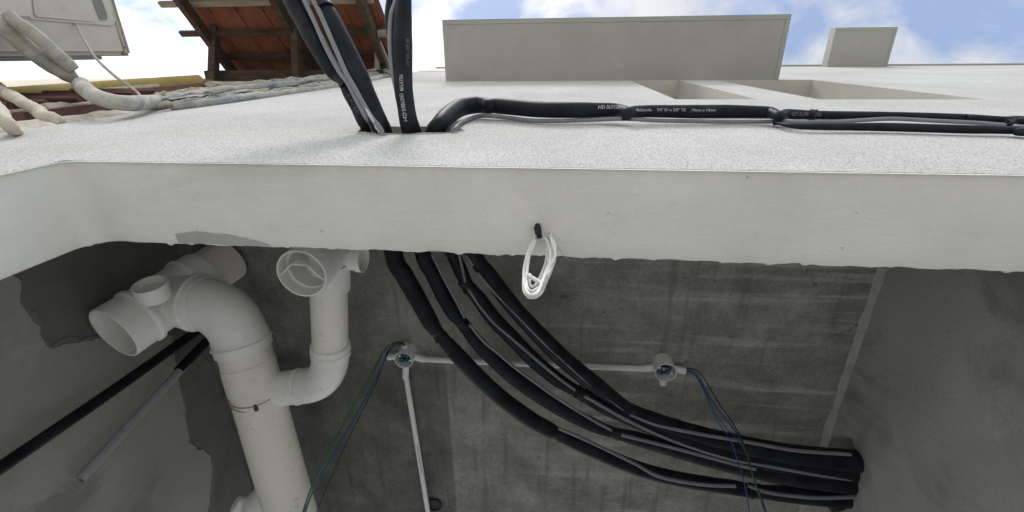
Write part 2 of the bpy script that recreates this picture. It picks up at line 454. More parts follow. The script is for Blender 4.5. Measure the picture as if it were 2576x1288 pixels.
smr = [p + Vector((0, (.012 + .05 * abs(noise.noise(p * 7))) * (1 if p.y > cen_.y else -.6), .035 * abs(noise.noise(p * 9 + Vector((2, 2, 2)))))) for p in skp]
flat_poly(smr, .0022, 'cement_smear', M['smear'], house, .016, .008, (1, 0, 0))
flat_poly(skp, .004, 'skim_coat', M['skim'], house, .011, .006, (1, 0, 0))
# plaster squeezed along the ceiling joint of the right wall
lp = []
for k in range(90):
    y = .34 + k * .03; w = .018 + .012 * noise.noise(Vector((y * 9, 0, 0))) + .008 * noise.noise(Vector((y * 31, 4, 0)))
    lp.append((y, max(.005, w)))
lm = MB(); vs = []
for y, w in lp: vs += [(XR - w, y, H - .0012), (XR - w * .35, y, H - .006), (XR - .0015, y, H - w * .5 - .004), (XR + .002, y, H - w * .6 - .006)]
lm.add(vs, [(i * 4 + j, i * 4 + j + 1, i * 4 + j + 5, i * 4 + j + 4) for i in range(len(lp) - 1) for j in range(3)])
lm.build('plaster_edge', M['lip'], house)
# upper storey behind the facade
MB().box((XL, DI + .002, H + .16), (XL + .15, 2.3, TOP - .1)).build('gable_wall', M['roughcast'], house, smooth=False)
MB().box((XL, DI + .003, TOP - .1), (7, 2.3, TOP + .02)).build('roof_slab', M['ledge'], house, smooth=False)
MB().box((XL - .01, D - .018, TOP), (7.01, DI + .03, TOP + .05)).build('coping', M['ledge'], house, smooth=False)
MB().box((XL - .002, D - .003, 4.45), (-.70, D + .02, TOP)).build('cream_band', M['cream'], house, smooth=False)
for a, b in WIN:
    w = MB()
    y0, y1 = .293, .325
    w.box((a, y0, WZ0), (a + .035, y1, WZ1)).box((b - .035, y0, WZ0), (b, y1, WZ1)).box((a + .035, y0, WZ0), (b - .035, y1, WZ0 + .035)).box((a + .035, y0, WZ1 - .035), (b - .035, y1, WZ1))
    wo = w.build('window', M['alu'], house, smooth=False)
    MB().box((a + .035, y0 + .012, WZ0 + .035), (b - .035, y0 + .018, WZ1 - .035)).build('pane', M['pane'], wo, smooth=False)
def ledge(x0, x1, z, th):
    mb = MB(); mb.box((x0, -.185, z), (x1, D + .001, z + th))
    # raised drip margin round the underside
    q = .026
    mb.box((x0 + .0015, -.1835, z - .0022), (x1 - .0015, -.1835 + q, z - .0001)).box((x1 - .0015 - q, -.1835 + q, z - .0022), (x1 - .0015, D - .0005, z - .0001))
    return mb.build('window_ledge', M['ledge'], house, smooth=False, bevel=.003)
ledge(-.72, 1.334, WZ1, .10)['label'] = 'long grey concrete ledge over the two windows'
ledge(2.685, 3.248, 5.0, .10)['label'] = 'short grey concrete ledge at the roof edge'
p = aty(1568, 172, .02); pz = atz(1568, 172, WZ1 - .006)
MB().lathe(pz, (0, 0, -1), [(0, .0), (0, .006), (.012, .006), (.012, .004), (.004, .004), (.004, 0)]).build('drip_nipple', M['conduit'], house)

# ---------------------------------------------------------------- insulated pipes outside
def px(pt, w): return w * depth(pt) / FL
def pipe_from(rows):
    """rows: (point, half width in photo pixels) -> points, radii"""
    return [p for p, w in rows], [px(p, w) for p, w in rows]

# the pair with two flat cables, leaning out to the left
b1 = thing('insulated_pipe', aty(930, 325, D), 'taped pair of black foam pipes with flat grey cables leaning left from the hole', 'pipe', 'black foam insulated pipes')
def gd(v): return 1.028 + .03 * max(0, (340 - v)) / 340
L = [((700, -90), 24), ((738, 0), 24), ((766, 52), 24), ((794, 104), 24), ((835, 174), 21), ((864, 203), 15), ((880, 235), 17), ((900, 272), 17), ((916, 306), 17)]
pts, rad = pipe_from([(atd(u, v, gd(v) + .012), w) for (u, v), w in L] + [(aty(928, 324, D), 17)]); pts.append(pts[-1] * 2 - pts[-2] + Vector((0, .02, 0))); rad.append(rad[-1])
MB().tube(pts, rad, 18, 8, wob=.03).build('foam_sleeve', M['foam'], b1)
L1p, _ = catmull(pts, 10)
Rr = [((735, -110), 24), ((795, -20), 24), ((808, 5), 20), ((824, 38), 25), ((848, 84), 26), ((876, 141), 26), ((902, 193), 26), ((918, 232), 25), ((940, 281), 24), ((954, 310), 23)]
pts, rad = pipe_from([(atd(u, v, gd(v) - .004), w) for (u, v), w in Rr] + [(aty(964, 331, D), 22.5)]); pts.append(pts[-1] * 2 - pts[-2] + Vector((0, .02, 0))); rad.append(rad[-1])
MB().tube(pts, rad, 18, 8, wob=.03).build('foam_sleeve', M['foam'], b1)
def strip(rows, d, w, th, name, mat, par, inner=None):
    pts = [atd(u, v, gd(v) + d * (1 if v < 300 else 1 - .35 * (v - 300) / 38)) for u, v in rows]
    if inner: pts = pts[:-1] + [aty(rows[-1][0], rows[-1][1] - 8, D - .010)]; pts.append(pts[-1] + Vector((.004, .06, .0)))
    return MB().tube(pts, px(pts[0], w), 10, 8, flat=th, ref=Vector((1, 0, 0))).build(name, mat, par)
strip([(735, -70), (766, 0), (790, 52), (821, 121), (852, 178), (874, 208), (900, 258), (921, 296), (937, 330)], -.024, 5.5, .55, 'cable', M['cable'], b1, (-.43, .30, 1.05))
strip([(760, -60), (788, 0), (800, 23), (823, 75), (847, 130), (870, 182), (894, 224), (909, 252), (935, 296), (960, 338)], -.028, 6.0, .55, 'cable', M['cable'], b1, (-.42, .30, 1.025))
sp = [atd(u, v, gd(v) - .0285 * (1 if v < 300 else 1 - .35 * (v - 300) / 38) - .004) for u, v in [(918, 270), (926, 283), (937, 300), (948, 318), (957, 333)]]
MB().tube(sp, [.001, .003, .0025, .0042, .0045], 8, 6, flat=.3, ref=Vector((1, 0, 0)), wob=.5, wsc=160).build('plaster_smear', M['scrape'], b1)
for (u, v, w, dd) in ((864, 200, 19, .0), ):
    a, c = atd(u - 9, v - 13, gd(v) + dd + .005), atd(u + 9, v + 13, gd(v) + dd + .005)
    MB().tube([a, a.lerp(c, .5), c], [px(a, w), px(a, w - 2), px(a, w)], 16, 5, wob=.10, wsc=70).build('tape_band', M['tape'], b1)
a, c = atd(803, -4, gd(0) - .012), atd(818, 22, gd(0) - .012)
MB().tube([a, a.lerp(c, .5), c], [px(a, 23), px(a, 21), px(a, 24)], 16, 5, wob=.08, wsc=70).build('tape_band', M['tape'], b1)
S1 = sum((b - a).length for a, b in zip(L1p, L1p[1:]))
lettering('1/4" ID x 3/8" TK', L1p[::-1], .13, .0085, M['inkfaint'], b1, px(pts[-3], 17), shift=.004)

# the single pipe that stands out straight
b2 = thing('insulated_pipe', aty(1030, 337, D), 'single printed black foam pipe standing straight out of the middle of the wall hole', 'pipe', 'black foam insulated pipes')
def gd2(v): return 1.022 + .02 * max(0, (340 - v)) / 340
C = [((1030, -100), 18), ((1020, -40), 18), ((1016, 0), 19), ((1013, 50), 23), ((1012, 111), 25), ((1013, 170), 24), ((1015, 222), 23), ((1022, 272), 22), ((1028, 304), 23)]
pts, rad = pipe_from([(atd(u, v, gd2(v)), w) for (u, v), w in C] + [(aty(1036, 332, D), 24)]); pts.append(pts[-1] * 2 - pts[-2] + Vector((0, .02, 0))); rad.append(rad[-1])
MB().tube(pts, rad, 20, 8, wob=.02).build('foam_sleeve', M['foam'], b2)
cp, cq = catmull(pts, 10); crad = [rad[min(int(q), len(rad) - 2)] * (1 - q + min(int(q), len(rad) - 2)) + rad[min(int(q), len(rad) - 2) + 1] * (q - min(int(q), len(rad) - 2)) for q in cq][::-1]
cb = [atd(u, v, gd2(v) - .004) for u, v in [(1008, -70), (996, 0), (985, 35), (981, 87), (983, 139), (988, 182), (998, 228), (1008, 262)]]
MB().tube(cb, px(cb[0], 6), 10, 8).build('cable', M['cable'], b2)
ck = [atd(u, v, gd2(v) + .03) for u, v in [(990, -60), (984, 0), (980, 40), (985, 90), (1000, 130)]]
MB().tube(ck, px(ck[0], 12), 12, 8).build('foam_sleeve', M['foam'], b2)
cpr = cp[::-1]                                   # from the hole outwards
tot = [0.0]
for a, b in zip(cpr, cpr[1:]): tot.append(tot[-1] + (b - a).length)
def s_at(path, S, v_target):
    best = min(range(len(path)), key=lambda i: abs(CV + FL * AX.col[1].dot(path[i]) / depth(path[i]) - v_target)); return S[best]
def fit_v(txt, v0, v1, *a, **k): s0, s1 = s_at(cpr, tot, v0), s_at(cpr, tot, v1); lettering(txt, cpr, s0, *a, length=s1 - s0, **k)
fit_v('HD SUPERLON\u00ae', 305, 245, .0118, M['ink'], b2, crad, shift=.006, shear=.15, bold=.0003)
fit_v('MALAYSIA', 238, 194, .0118, M['ink'], b2, crad, shift=.004, bold=.0002)
fit_v('1/2" ID x 3/8" TK', 178, 105, .0100, M['inkfaint'], b2, crad, shift=-.012)

# the run that bends right along the facade
b3 = thing('insulated_pipe', aty(1093, 337, D), 'black foam pipe bending right out of the wall hole and running along the white facade', 'pipe', 'black foam insulated pipes')
def gy(u): return .172 if u < 1096 else (.138 if u < 1200 else .138 + .015 * min(1, (u - 1200) / 1350))
def G(rows, dy=0): return [(aty(u, v, gy(u) + dy), w) for (u, v), w in rows]
A = [((1092, 332), 22), ((1105, 315), 22), ((1124, 293), 22.5), ((1157, 271), 22.5), ((1196, 264), 21.5), ((1220, 265), 20), ((1231, 267), 18), ((1243, 266), 19), ((1265, 267), 20.5), ((1370, 276), 20), ((1474, 277), 19.5), ((1543, 277), 17), ((1568, 280), 15), ((1580, 283), 13), ((1595, 281), 14.5), ((1647, 280), 15.5), ((1752, 281), 17), ((1829, 281), 17), ((1925, 283), 15.5), ((1948, 287), 13), ((1961, 291), 11), ((1978, 287), 13), ((2003, 288), 12.5), ((2072, 290), 11), ((2246, 291), 9.5), ((2420, 296), 9.5), ((2524, 302), 9), ((2569, 301), 9.5), ((2760, 309), 9)]
ys = {1092: .178, 1105: .163, 1124: .150, 1157: .141}
rows = [(aty(u, v, ys.get(u, gy(u))), w) for (u, v), w in A]
rows.append((rows[-1][0] + Vector((1.2, 0, -.03)), 5))
rows.insert(0, (rows[0][0] * 2 - rows[1][0] + Vector((0, .02, 0)), 22))
pts, rad = pipe_from(rows)
MB().tube(pts, rad, 20, 8, wob=.02).build('foam_sleeve', M['foam'], b3)
gp, gq = catmull(pts, 10); grad = [rad[min(int(q), len(rad) - 2)] * (1 - q + min(int(q), len(rad) - 2)) + rad[min(int(q), len(rad) - 2) + 1] * (q - min(int(q), len(rad) - 2)) for q in gq]
A2 = [((1950, 308), 3), ((1975, 314), 5), ((2010, 318), 7), ((2072, 319), 8.5), ((2160, 319), 10), ((2246, 320), 11), ((2420, 325), 11), ((2558, 328), 10), ((2760, 337), 10)]
def uof(p): return CU + FL * AX.col[0].dot(p) / depth(p)
gvis = [p for p in gp if p.y < D]
def beside(u, v, dd, r):
    t = min(gvis, key=lambda p: abs(uof(p) - u)); p = atd(u, v, depth(t) + dd)
    return p if p.y < D - r - .002 else aty(u, v, D - r - .002)
pts2, rad2 = pipe_from([(beside(u, v, .0, .011), w) for (u, v), w in A2]); pts2.append(pts2[-1] + Vector((1.2, 0, -.03))); rad2.append(rad2[-1]); MB().tube(pts2, rad2, 16, 8, wob=.03).build('foam_sleeve', M['foam'], b3)
K = [(1137, 331), (1148, 319), (1161, 308), (1196, 294), (1231, 291), (1283, 297), (1335, 303), (1404, 304), (1474, 302), (1571, 299), (1647, 303), (1752, 305), (1829, 306), (1933, 306), (1975, 306), (2037, 307), (2107, 306), (2176, 302), (2246, 299), (2350, 304), (2454, 309), (2520, 314), (2548, 316), (2760, 322)]
kp = [aty(u, v, .172 if u < 1140 else .163) if u < 1155 else beside(u, v, -.016 if u > 1960 else -.004, .006) for u, v in K]
kp.append(kp[-1] + Vector((1.2, 0, -.03)))
kp.insert(0, kp[0] * 2 - kp[1] + Vector((0, .02, 0)))
MB().tube(kp, [px(q, 4.0 if i < 4 else (5.5 if i < 9 else 5.2)) for i, q in enumerate(kp)], 10, 8).build('cable', M['cable'], b3)
for (u, v, w, hw, ext) in ((1231, 267, 20.5, 9, 0), (1579, 288, 20, 9, 0), (1959, 299, 20, 10, 0), (2437, 296, 11.5, 9, 0), (2532, 314, 21, 14, 0)):
    y = gy(u) - .002
    a, c = beside(u - hw, v, -.003, .004), beside(u + hw, v + .3, -.003, .004)
    MB().tube([a, a.lerp(c, .3), a.lerp(c, .7), c], [px(a, w), px(a, w - 1), px(a, w - 1.5), px(a, w)], 18, 5, wob=.07, wsc=80, flat=.8, ref=Vector((0, 0, 1))).build('tape_band', M['tape'], b3)
for (u, v, s) in ((1352, 258, 1), (2048, 279, .8)):
    o = aty(u, v, gy(u) - .004)
    MB().add([o, o + Vector((.012 * s, 0, -.003)), o + Vector((.013 * s, -.004, .006)), o + Vector((.004 * s, -.002, .004)), o + Vector((-.006 * s, -.005, .007))], [(0, 1, 2, 3), (0, 3, 4)]).build('tape_end', M['tape'], b3, smooth=False)
q = aty(2045, 289, gy(2045) - .001); MB().tube([q + Vector((-.006, 0, .004)), q + Vector((.004, 0, -.004))], px(q, 13.5), 16, 3, wob=.05).build('tie_band', M['tape'], b3)
gS = [0.0]
for a, b in zip(gp, gp[1:]): gS.append(gS[-1] + (b - a).length)
def s_u(ut):
    best = min(range(len(gp)), key=lambda i: abs(CU + FL * AX.col[0].dot(gp[i]) / depth(gp[i]) - ut) + (0 if i > 60 else 999)); return gS[best]
def fit_u(txt, u0, u1, *a, **k): s0, s1 = s_u(u0), s_u(u1); lettering(txt, gp, s0, *a, length=s1 - s0, **k)
fit_u('HD SUPERLON', 1502, 1573, .0125, M['ink'], b3, grad, shift=.0075, shear=.2, bold=.0003)
fit_u('Malaysia', 1590, 1632, .0105, M['ink'], b3, grad, shift=.004, bold=.0001)
fit_u('3/4" ID x 3/8" TK', 1646, 1718, .0100, M['ink'], b3, grad, shift=.004, bold=.0001)
fit_u('19mm x 10mm', 1727, 1790, .0100, M['ink'], b3, grad, shift=.004, bold=.0001)
fit_u('HD SUPERLON', 1985, 2062, .0115, M['inkfaint'], b3, grad, shift=.0015, shear=.2, bold=.0001)

# ---------------------------------------------------------------- insulated pipes under the ceiling
HOLE_OUT = [(-.42, .30, 1.03), (-.37, .30, 1.03), (-.33, .30, 1.03), (-.29, .30, 1.03)]
TP = [
 ('lowest', [(991, 642), (1016, 691), (1051, 752), (1083, 810), (1103, 839), (1127, 866), (1150, 892), (1200, 945), (1260, 1000), (1330, 1052), (1385, 1083), (1402, 1092), (1440, 1111), (1530, 1150), (1620, 1184), (1720, 1208), (1850, 1228), (1900, 1236), (2000, 1244), (2145, 1252), (2260, 1255)],
  [23, 23, 22.5, 21, 15, 18, 20, 20, 20, 20, 19, 14, 16, 18, 18, 18, 18, 15, 21, 25, 25], [1.055, 1.165],
  [[(1405, 1077), (1450, 1096), (1500, 1119), (1600, 1168), (1660, 1199), (1760, 1218), (1850, 1223)], [(1882, 1222), (1940, 1240), (2050, 1252), (2150, 1250)]], 'black foam pipe under the ceiling nearest the drain pipes, bare of cable'),
 ('second', [(1065, 642), (1087, 685), (1116, 743), (1141, 787), (1165, 815), (1190, 848), (1228, 890), (1300, 955), (1400, 1022), (1490, 1068), (1543, 1088), (1600, 1103), (1750, 1146), (1880, 1178), (2000, 1200), (2150, 1218), (2260, 1224)],
  [20, 20, 20, 19, 14, 18, 19, 19, 19, 17, 12, 17, 19, 21, 23, 25, 25], [1.07, 1.165],
  [[(1087, 640), (1118, 703), (1145, 752), (1169, 799)], [(1181, 816), (1217, 859), (1250, 886), (1300, 928), (1400, 1000), (1490, 1056), (1538, 1082)], [(1563, 1094), (1700, 1128), (1830, 1163), (1900, 1180)]], 'second black foam pipe from the drain pipes under the ceiling'),
 ('third', [(1139, 638), (1161, 685), (1175, 716), (1205, 752), (1243, 803), (1295, 856), (1340, 903), (1400, 953), (1462, 990), (1530, 1028), (1680, 1090), (1800, 1132), (1900, 1156), (2000, 1174), (2150, 1190), (2260, 1194)],
  [18, 18, 15, 19, 20, 19, 19, 18, 14, 18, 19, 20, 21, 22, 22, 22], [1.085, 1.17],
  [[(1154, 638), (1163, 675), (1170, 708)], [(1178, 726), (1205, 767), (1239, 808), (1284, 848), (1340, 897), (1400, 947), (1446, 981)], [(1470, 996), (1580, 1058), (1700, 1111), (1830, 1153), (1920, 1170), (2040, 1192), (2140, 1206)]], 'third black foam pipe from the drain pipes under the ceiling, close beside the outermost one'),
 ('fourth', [(1195, 645), (1230, 690), (1264, 738), (1309, 792), (1364, 850), (1420, 905), (1500, 970), (1575, 1026), (1640, 1056), (1720, 1082), (1800, 1104), (1900, 1127), (2000, 1145), (2150, 1160), (2260, 1164)],
  [20, 20, 21, 21, 22, 22, 22, 17, 21, 21, 22, 24, 25, 27, 27], [1.10, 1.175],
  [[(1172, 640), (1180, 652), (1190, 668)], [(1202, 686), (1239, 730), (1284, 776), (1351, 845), (1400, 892), (1480, 963), (1567, 1030)], [(1584, 1042), (1650, 1068), (1750, 1090), (1880, 1112), (2000, 1133), (2140, 1143)]], 'black foam pipe under the ceiling nearest the hanging white coil'),
]
for i, (nm, cen, wid, (z0, z1), cabs, lab) in enumerate(TP):
    n = len(cen); tot = [0]
    for a, b in zip(cen, cen[1:]): tot.append(tot[-1] + math.hypot(b[0] - a[0], b[1] - a[1]))
    def zz(u, v):
        k = min(range(n), key=lambda j: (cen[j][0] - u) ** 2 + (cen[j][1] - v) ** 2); return z0 + (z1 - z0) * tot[k] / tot[-1]
    pts, rad = pipe_from([(atz(u, v, zz(u, v)), w) for (u, v), w in zip(cen, wid)])
    pts = [Vector(HOLE_OUT[i])] + pts; rad = [rad[0] * .9] + rad
    pts = [p if p.x < 1.19 else pts[-2].lerp(p, (1.19 - pts[-2].x) / (p.x - pts[-2].x)) if p.x > 1.19 and pts[-2].x < 1.19 else p for p in pts]
    T = thing('insulated_pipe', pts[1], lab, 'pipe', 'black foam insulated pipes')
    MB().tube(pts, rad, 18, 8, wob=.03).build('foam_sleeve', M['foam'], T)
    for cab in cabs:
        cp_ = []
        for u, v in cab:
            k = min(range(n), key=lambda j: (cen[j][0] - u) ** 2 + (cen[j][1] - v) ** 2)
            cp_.append(atz(u, v, zz(u, v) - px(pts[k + 1], wid[k]) * .85))
        MB().tube(cp_, px(cp_[0], 5.0), 10, 8, flat=.7).build('cable', M['cable'], T)
    for k in range(1, n - 1):
        if wid[k] <= 15 and wid[k] < wid[k - 1] and wid[k] <= wid[k + 1]:
            p = pts[k + 1]; t = (pts[k + 2] - pts[k]).normalized(); rr = rad[k + 1] * 1.10
            MB().tube([p - t * .016, p - t * .005, p + t * .006, p + t * .016], [rr * 1.12, rr, rr * 1.02, rr * 1.15], 16, 5, wob=.09, wsc=80).build('tape_band', M['tape'], T)

# ---------------------------------------------------------------- drain pipes
ZD = 1.10
dr = thing('drain_pipe', (-.985, 1.2, ZD), 'large white PVC drain pipe assembly under the ceiling with elbow, open tee and branch trap', 'drain pipe')
RP = .0775
mx, y_end = -.985, 2.25
m0_ = Vector((-.987, .862, ZD)); md = (atz(732, 1288, .97) - m0_).normalized()
def onmain(y): return m0_ + md * ((y - m0_.y) / md.y)
mp = MB().tube([m0_ - md * .02, onmain(1.3), onmain(2.25)], RP, 32, 8).build('main_pipe', M['pvcold'], dr)
def arc(a, b, c, n=14):
    """quadratic bend a -> c with corner b"""
    a, b, c = Vector(a), Vector(b), Vector(c)
    return [a * (1 - t) ** 2 + b * 2 * t * (1 - t) + c * t * t for t in [k / n for k in range(n + 1)]]
def collar(mb, p, t, r0, L, n=32, lip=.006):
    p, t = Vector(p), Vector(t).normalized()
    mb.lathe(p, t, [(0, r0 - .002), (0, r0 + .003), (.004, r0 + .004), (L * .45, r0 + .004), (L * .47, r0 + .004 + lip), (L * .53, r0 + .004 + lip), (L * .55, r0 + .0045), (L - .004, r0 + .0045), (L, r0 + .003), (L, r0 - .002)], n)
e = MB()
ys_ = .722
e.tube(arc((-1.115, ys_, ZD), (mx - .004, ys_ + .005, ZD + .008), m0_ + md * .01), RP + .003, 32, raw=True)
collar(e, (-1.128, ys_, ZD), (1, 0, 0), RP + .002, .055); collar(e, m0_ - md * .03, md, RP + .002, .058)
e.build('elbow', M['pvc'], dr)
tp, bt = Vector((-1.150, .680, H)), Vector((-1.238, .738, .945)); ax = (bt - tp).normalized(); Ls = (bt - tp).length
def onstack(s): return tp + ax * s
t = MB(); s0 = .10
t.lathe(tp, ax, [(s0, RP + .003), (s0, RP + .009), (s0 + .05, RP + .009), (s0 + .05, RP + .015), (s0 + .058, RP + .015), (s0 + .06, RP + .006), (Ls - .085, RP + .005), (Ls - .082, RP + .014), (Ls - .072, RP + .014), (Ls - .065, RP + .008), (Ls - .002, RP + .008), (Ls, RP + .006), (Ls, RP + .001), (Ls - .06, RP + .001), (Ls - .062, RP - .006), (s0 + .06, RP - .008)], 36)
cst = onstack(Ls * .58)
t.tube([cst, Vector((-1.11, ys_, ZD))], RP + .004, 32, 6)
tee = t.build('tee', M['pvc'], dr)
MB().lathe(tp, ax, [(0, RP), (s0 + .02, RP)], 32).build('riser_pipe', M['pvcold'], dr)
for (y, sg) in ((.605, -1), (.845, 1)):
    o = aty(376, 714, .605) if sg < 0 else cst + Vector((.0, .085, .0))
    axp = Vector((.02, -1 * -sg * -1, -.18)) if sg < 0 else Vector((0, 1, -.1))
    axp = Vector((.05, sg * 1.0, -.15)).normalized()
    MB().lathe(o - axp * .05, axp, [(0, .040), (.022, .040), (.024, .044), (.048, .044), (.05, .043), (.05, .039), (.03, .038), (.03, .0)], 28).build('inspection_port', M['pvc'], tee)
# branch
zb = 1.085; P0, P1, P2, P3 = Vector((-.640, .524, zb + .01)), Vector((-.682, .86, zb)), Vector((-.70, 1.0, zb)), onmain(1.035)
RB = .053
MB().tube([P0, P0.lerp(P1, .5), P1], RB, 28, 6).build('branch_pipe', M['pvcold'], dr)
be = MB(); ba = arc(P1 + (P0 - P1).normalized() * .0, P2, (-.80, 1.012, zb), 12)
be.tube(ba, RB + .003, 28, raw=True); be.tube([(-.80, 1.012, zb), (-.88, 1.03, zb), P3], RB + .0025, 28, 4)
tt = (P1 - P0).normalized(); collar(be, P1 - tt * .02, tt, RB + .002, .045, 28, .002)
be.lathe((-.815, 1.0157, zb), (-1, .22, 0), [(0, RB), (0, RB + .0055), (.004, RB + .0055), (.006, RB)], 28)
be.build('branch_elbow', M['pvc'], dr)
sd = MB().tube([onmain(.93), onmain(1.012)], RP + .0025, 32, 2).build('saddle_tee', M['pvcold'], dr)
# trap body with its open mouth
tb0 = Vector((-.637, .524, .95)); tax = Vector((0.0, 0.0, 1.0))
tr = MB(); RT = .066
tr.lathe(tb0, tax, [(.0, RT - .004), (0, RT), (.003, RT + .001), (.04, RT + .001), (.043, RT - .004), (.10, RT - .004), (.13, RT - .006), (.30, RT - .008), (.38, RT - .008)], 36)
tr.lathe(tb0, tax, [(.0, RT - .004), (.035, RT - .005), (.036, RT - .011), (.12, RT - .012), (.16, 0)], 36)
trap = tr.build('trap', M['pvc'], dr)
bw = MB()
for a, b in (((-.058, -.006), (-.022, .026)), ((-.022, .026), (.016, .024)), ((.016, .024), (.060, -.020))):
    A_, B_ = tb0 + Vector((a[0], -a[1], .004)), tb0 + Vector((b[0], -b[1], .004))
    m_ = (A_ + B_) / 2; bw.bar(A_, B_, .0035, .020, (0, 0, 1))
for p in range(len(bw.v)): bw.v[p] = (bw.v[p][0], bw.v[p][1], bw.v[p][2] + .008)
bw.build('baffle', M['pvc'], trap, smooth=False)
so = MB()
so.lathe(tb0 + Vector((.03, .03, .165)), (1, .05, 0), [(0, .036), (.043, .036), (.045, .040), (.062, .040), (.062, .036), (.05, .035), (.05, 0)], 28)
so.lathe(tb0 + Vector((.0, .02, .17)), (-1, -.1, 0), [(0, .04), (.10, .04), (.10, .0)], 28)
so.build('side_socket', M['pvc'], trap)
bs = MB(); pcl = Vector((-.64, .56, zb + .005)); bs.lathe(pcl, (P1 - P0), [(0, RB), (0, RB + .006), (.085, RB + .006), (.087, RB)], 28); bs.build('outlet_collar', M['pvc'], dr)
# wye at the far end
w0, w1 = atz(712, 1215, 1.01), atz(600, 1318, 1.0)
wy = MB().tube([w0, w0.lerp(w1, .5), w1], .052, 24, 4); wy.build('wye_branch', M['pvc'], dr)
kb = atz(618, 1268, 1.0); MB().lathe(kb + Vector((0, .02, 0)), (-.5, -.6, -.2), [(0, .03), (.035, .03), (.045, .024), (.048, 0)], 20).build('end_cap', M['pvc'], dr)
# wire clamp round the main pipe
wc = thing('wire_clamp', (mx, 1.10, ZD), 'thin wire clamp with rusty bolt tied round the large drain pipe', 'clamp')
cl = MB()
for dy, tl in ((0, .10), (.006, .28)):
    ring = []
    for k in range(41):
        a = 2 * math.pi * k / 40; oc = onmain(1.018 + dy); ring.append((oc.x + math.cos(a) * (RP + .0045), oc.y + tl * .05 * math.cos(a + 1), oc.z + math.sin(a) * (RP + .0045)))
    cl.tube(ring, .0016, 6, raw=True)
cl.build('wire_loop', M['steel'], wc)
bp = atz(643, 1027, onmain(1.055).z - RP * .95 - .004)
MB().lathe(bp + Vector((0, -.011, 0)), (.1, 1, 0), [(0, 0), (0, .005), (.008, .005), (.009, .006), (.019, .006), (.022, .003), (.022, 0)], 8).build('bolt', M['rust'], wc)

# ---------------------------------------------------------------- pipes hanging on the left wall
o = thing('insulated_pipe', atx(480, 845, -1.3), 'thin straight black foam pipe hanging down the left wall of the bay', 'pipe', 'black foam insulated pipes')
a, b = atx(520, 815, -1.29), atx(-60, 1218, -1.3)
MB().tube([a, a.lerp(b, .5) + Vector((0, .004, 0)), b], .0158, 18, 8, wob=.02).build('foam_sleeve', M['foam'], o)
o = thing('conduit', atx(200, 1205, -1.3), 'grey conduit with open lower end hanging by the left wall, black foam on its top', 'conduit')
a, b = atx(535, 843, -1.297), atx(200, 1207, -1.3)
ax_ = (b - a).normalized(); Lc = (b - a).length
MB().lathe(a, ax_, [(0, .0135), (Lc, .0145), (Lc, .0125), (Lc - .05, .0125), (Lc - .05, 0)], 18).build('pipe', M['greyconduit'], o)
c = atx(449, 932, -1.3); MB().tube([a - ax_ * .02, a.lerp(c, .5), c], .0165, 18, 5, wob=.02).build('foam_sleeve', M['foam'], o)

# ---------------------------------------------------------------- electrical conduits and boxes
ZC, ZB = 1.296, 1.262
def junction_box(u, v, r, spouts, label):
    c = atz(u, v, ZB); o = thing('junction_box', (c.x, c.y, H), label, 'junction box', 'round white junction boxes')
    MB().lathe(c, (0, 0, 1), [(0, r), (H - ZB, r), (H - ZB - .002, 0), (H - ZB - .003, r - .0025), (.0, r - .0025), (0, r)], 32).build('box', M['conduit'], o)
    for (uu, vv) in spouts:
        e = atz(uu, vv, ZC); q = Vector((c.x, c.y, ZC)); t = (e - q).normalized(); L = (e - q).length
        MB().lathe(q + t * (r - .003), t, [(0, .0125), (L - r + .003, .0125), (L - r + .003, .0105), (.01, .0105), (.01, 0)], 18).build('spout', M['conduit'], o)
    for dx in (-.55, .62):
        MB().lathe(c + Vector((r * dx, r * .45 * dx, .012)), (0, 0, 1), [(0, 0), (0, .003), (0, .005), (H - ZB - .014, .005)], 10).build('screw_post', M['conduit'], o)
    return c
c1 = junction_box(1015, 907, .034, [(1018, 866), (976, 898), (1068, 904), (1020, 950)], 'round white junction box stuffed with green wires at the meeting of three conduits')
c2 = junction_box(1675, 938, .037, [(1723, 933), (1622, 927), (1668, 966)], 'round white junction box with an empty bottom spout and blue wires at its right')
def conduit(a, b, label, r=.0102):
    o = thing('conduit', Vector(a), label, 'conduit', 'white conduits on the ceiling')
    m = (Vector(a) + Vector(b)) / 2 + Vector((0, .002, .001))
    MB().tube([a, m, b], r, 18, 8).build('pipe', M['conduit'], o); return o
conduit(atz(1060, 903.5, ZC), atz(1630, 928, ZC), 'white conduit running along the ceiling between the two junction boxes')
c3 = conduit(atz(1021, 945, ZC), atz(1090, 1372, ZC), 'white conduit running from the left junction box towards the bottom of the photo')
sl = [atz(u, v, ZC - .0102) for u, v in ((1049, 1120), (1056, 1160), (1062, 1195))]
MB().tube(sl, .0012, 6, 6, flat=.4).build('slit', M['hollow'], c3)
cc = atz(1092, 1268, H - .004)
o = thing('ceiling_box', cc, 'small dark round opening box in the ceiling beside the lower white conduit', 'box')
MB().lathe(cc + Vector((0, 0, -.004)), (0, 0, 1), [(0, .034), (0, .030), (.002, .030), (.002, 0)], 28).build('recess', M['hollow'], o)
MB().lathe(cc + Vector((0, 0, -.007)), (0, 0, 1), [(0, .036), (.006, .036), (.006, .031), (0, .031), (0, .036)], 28).build('rim', M['tape'], o)

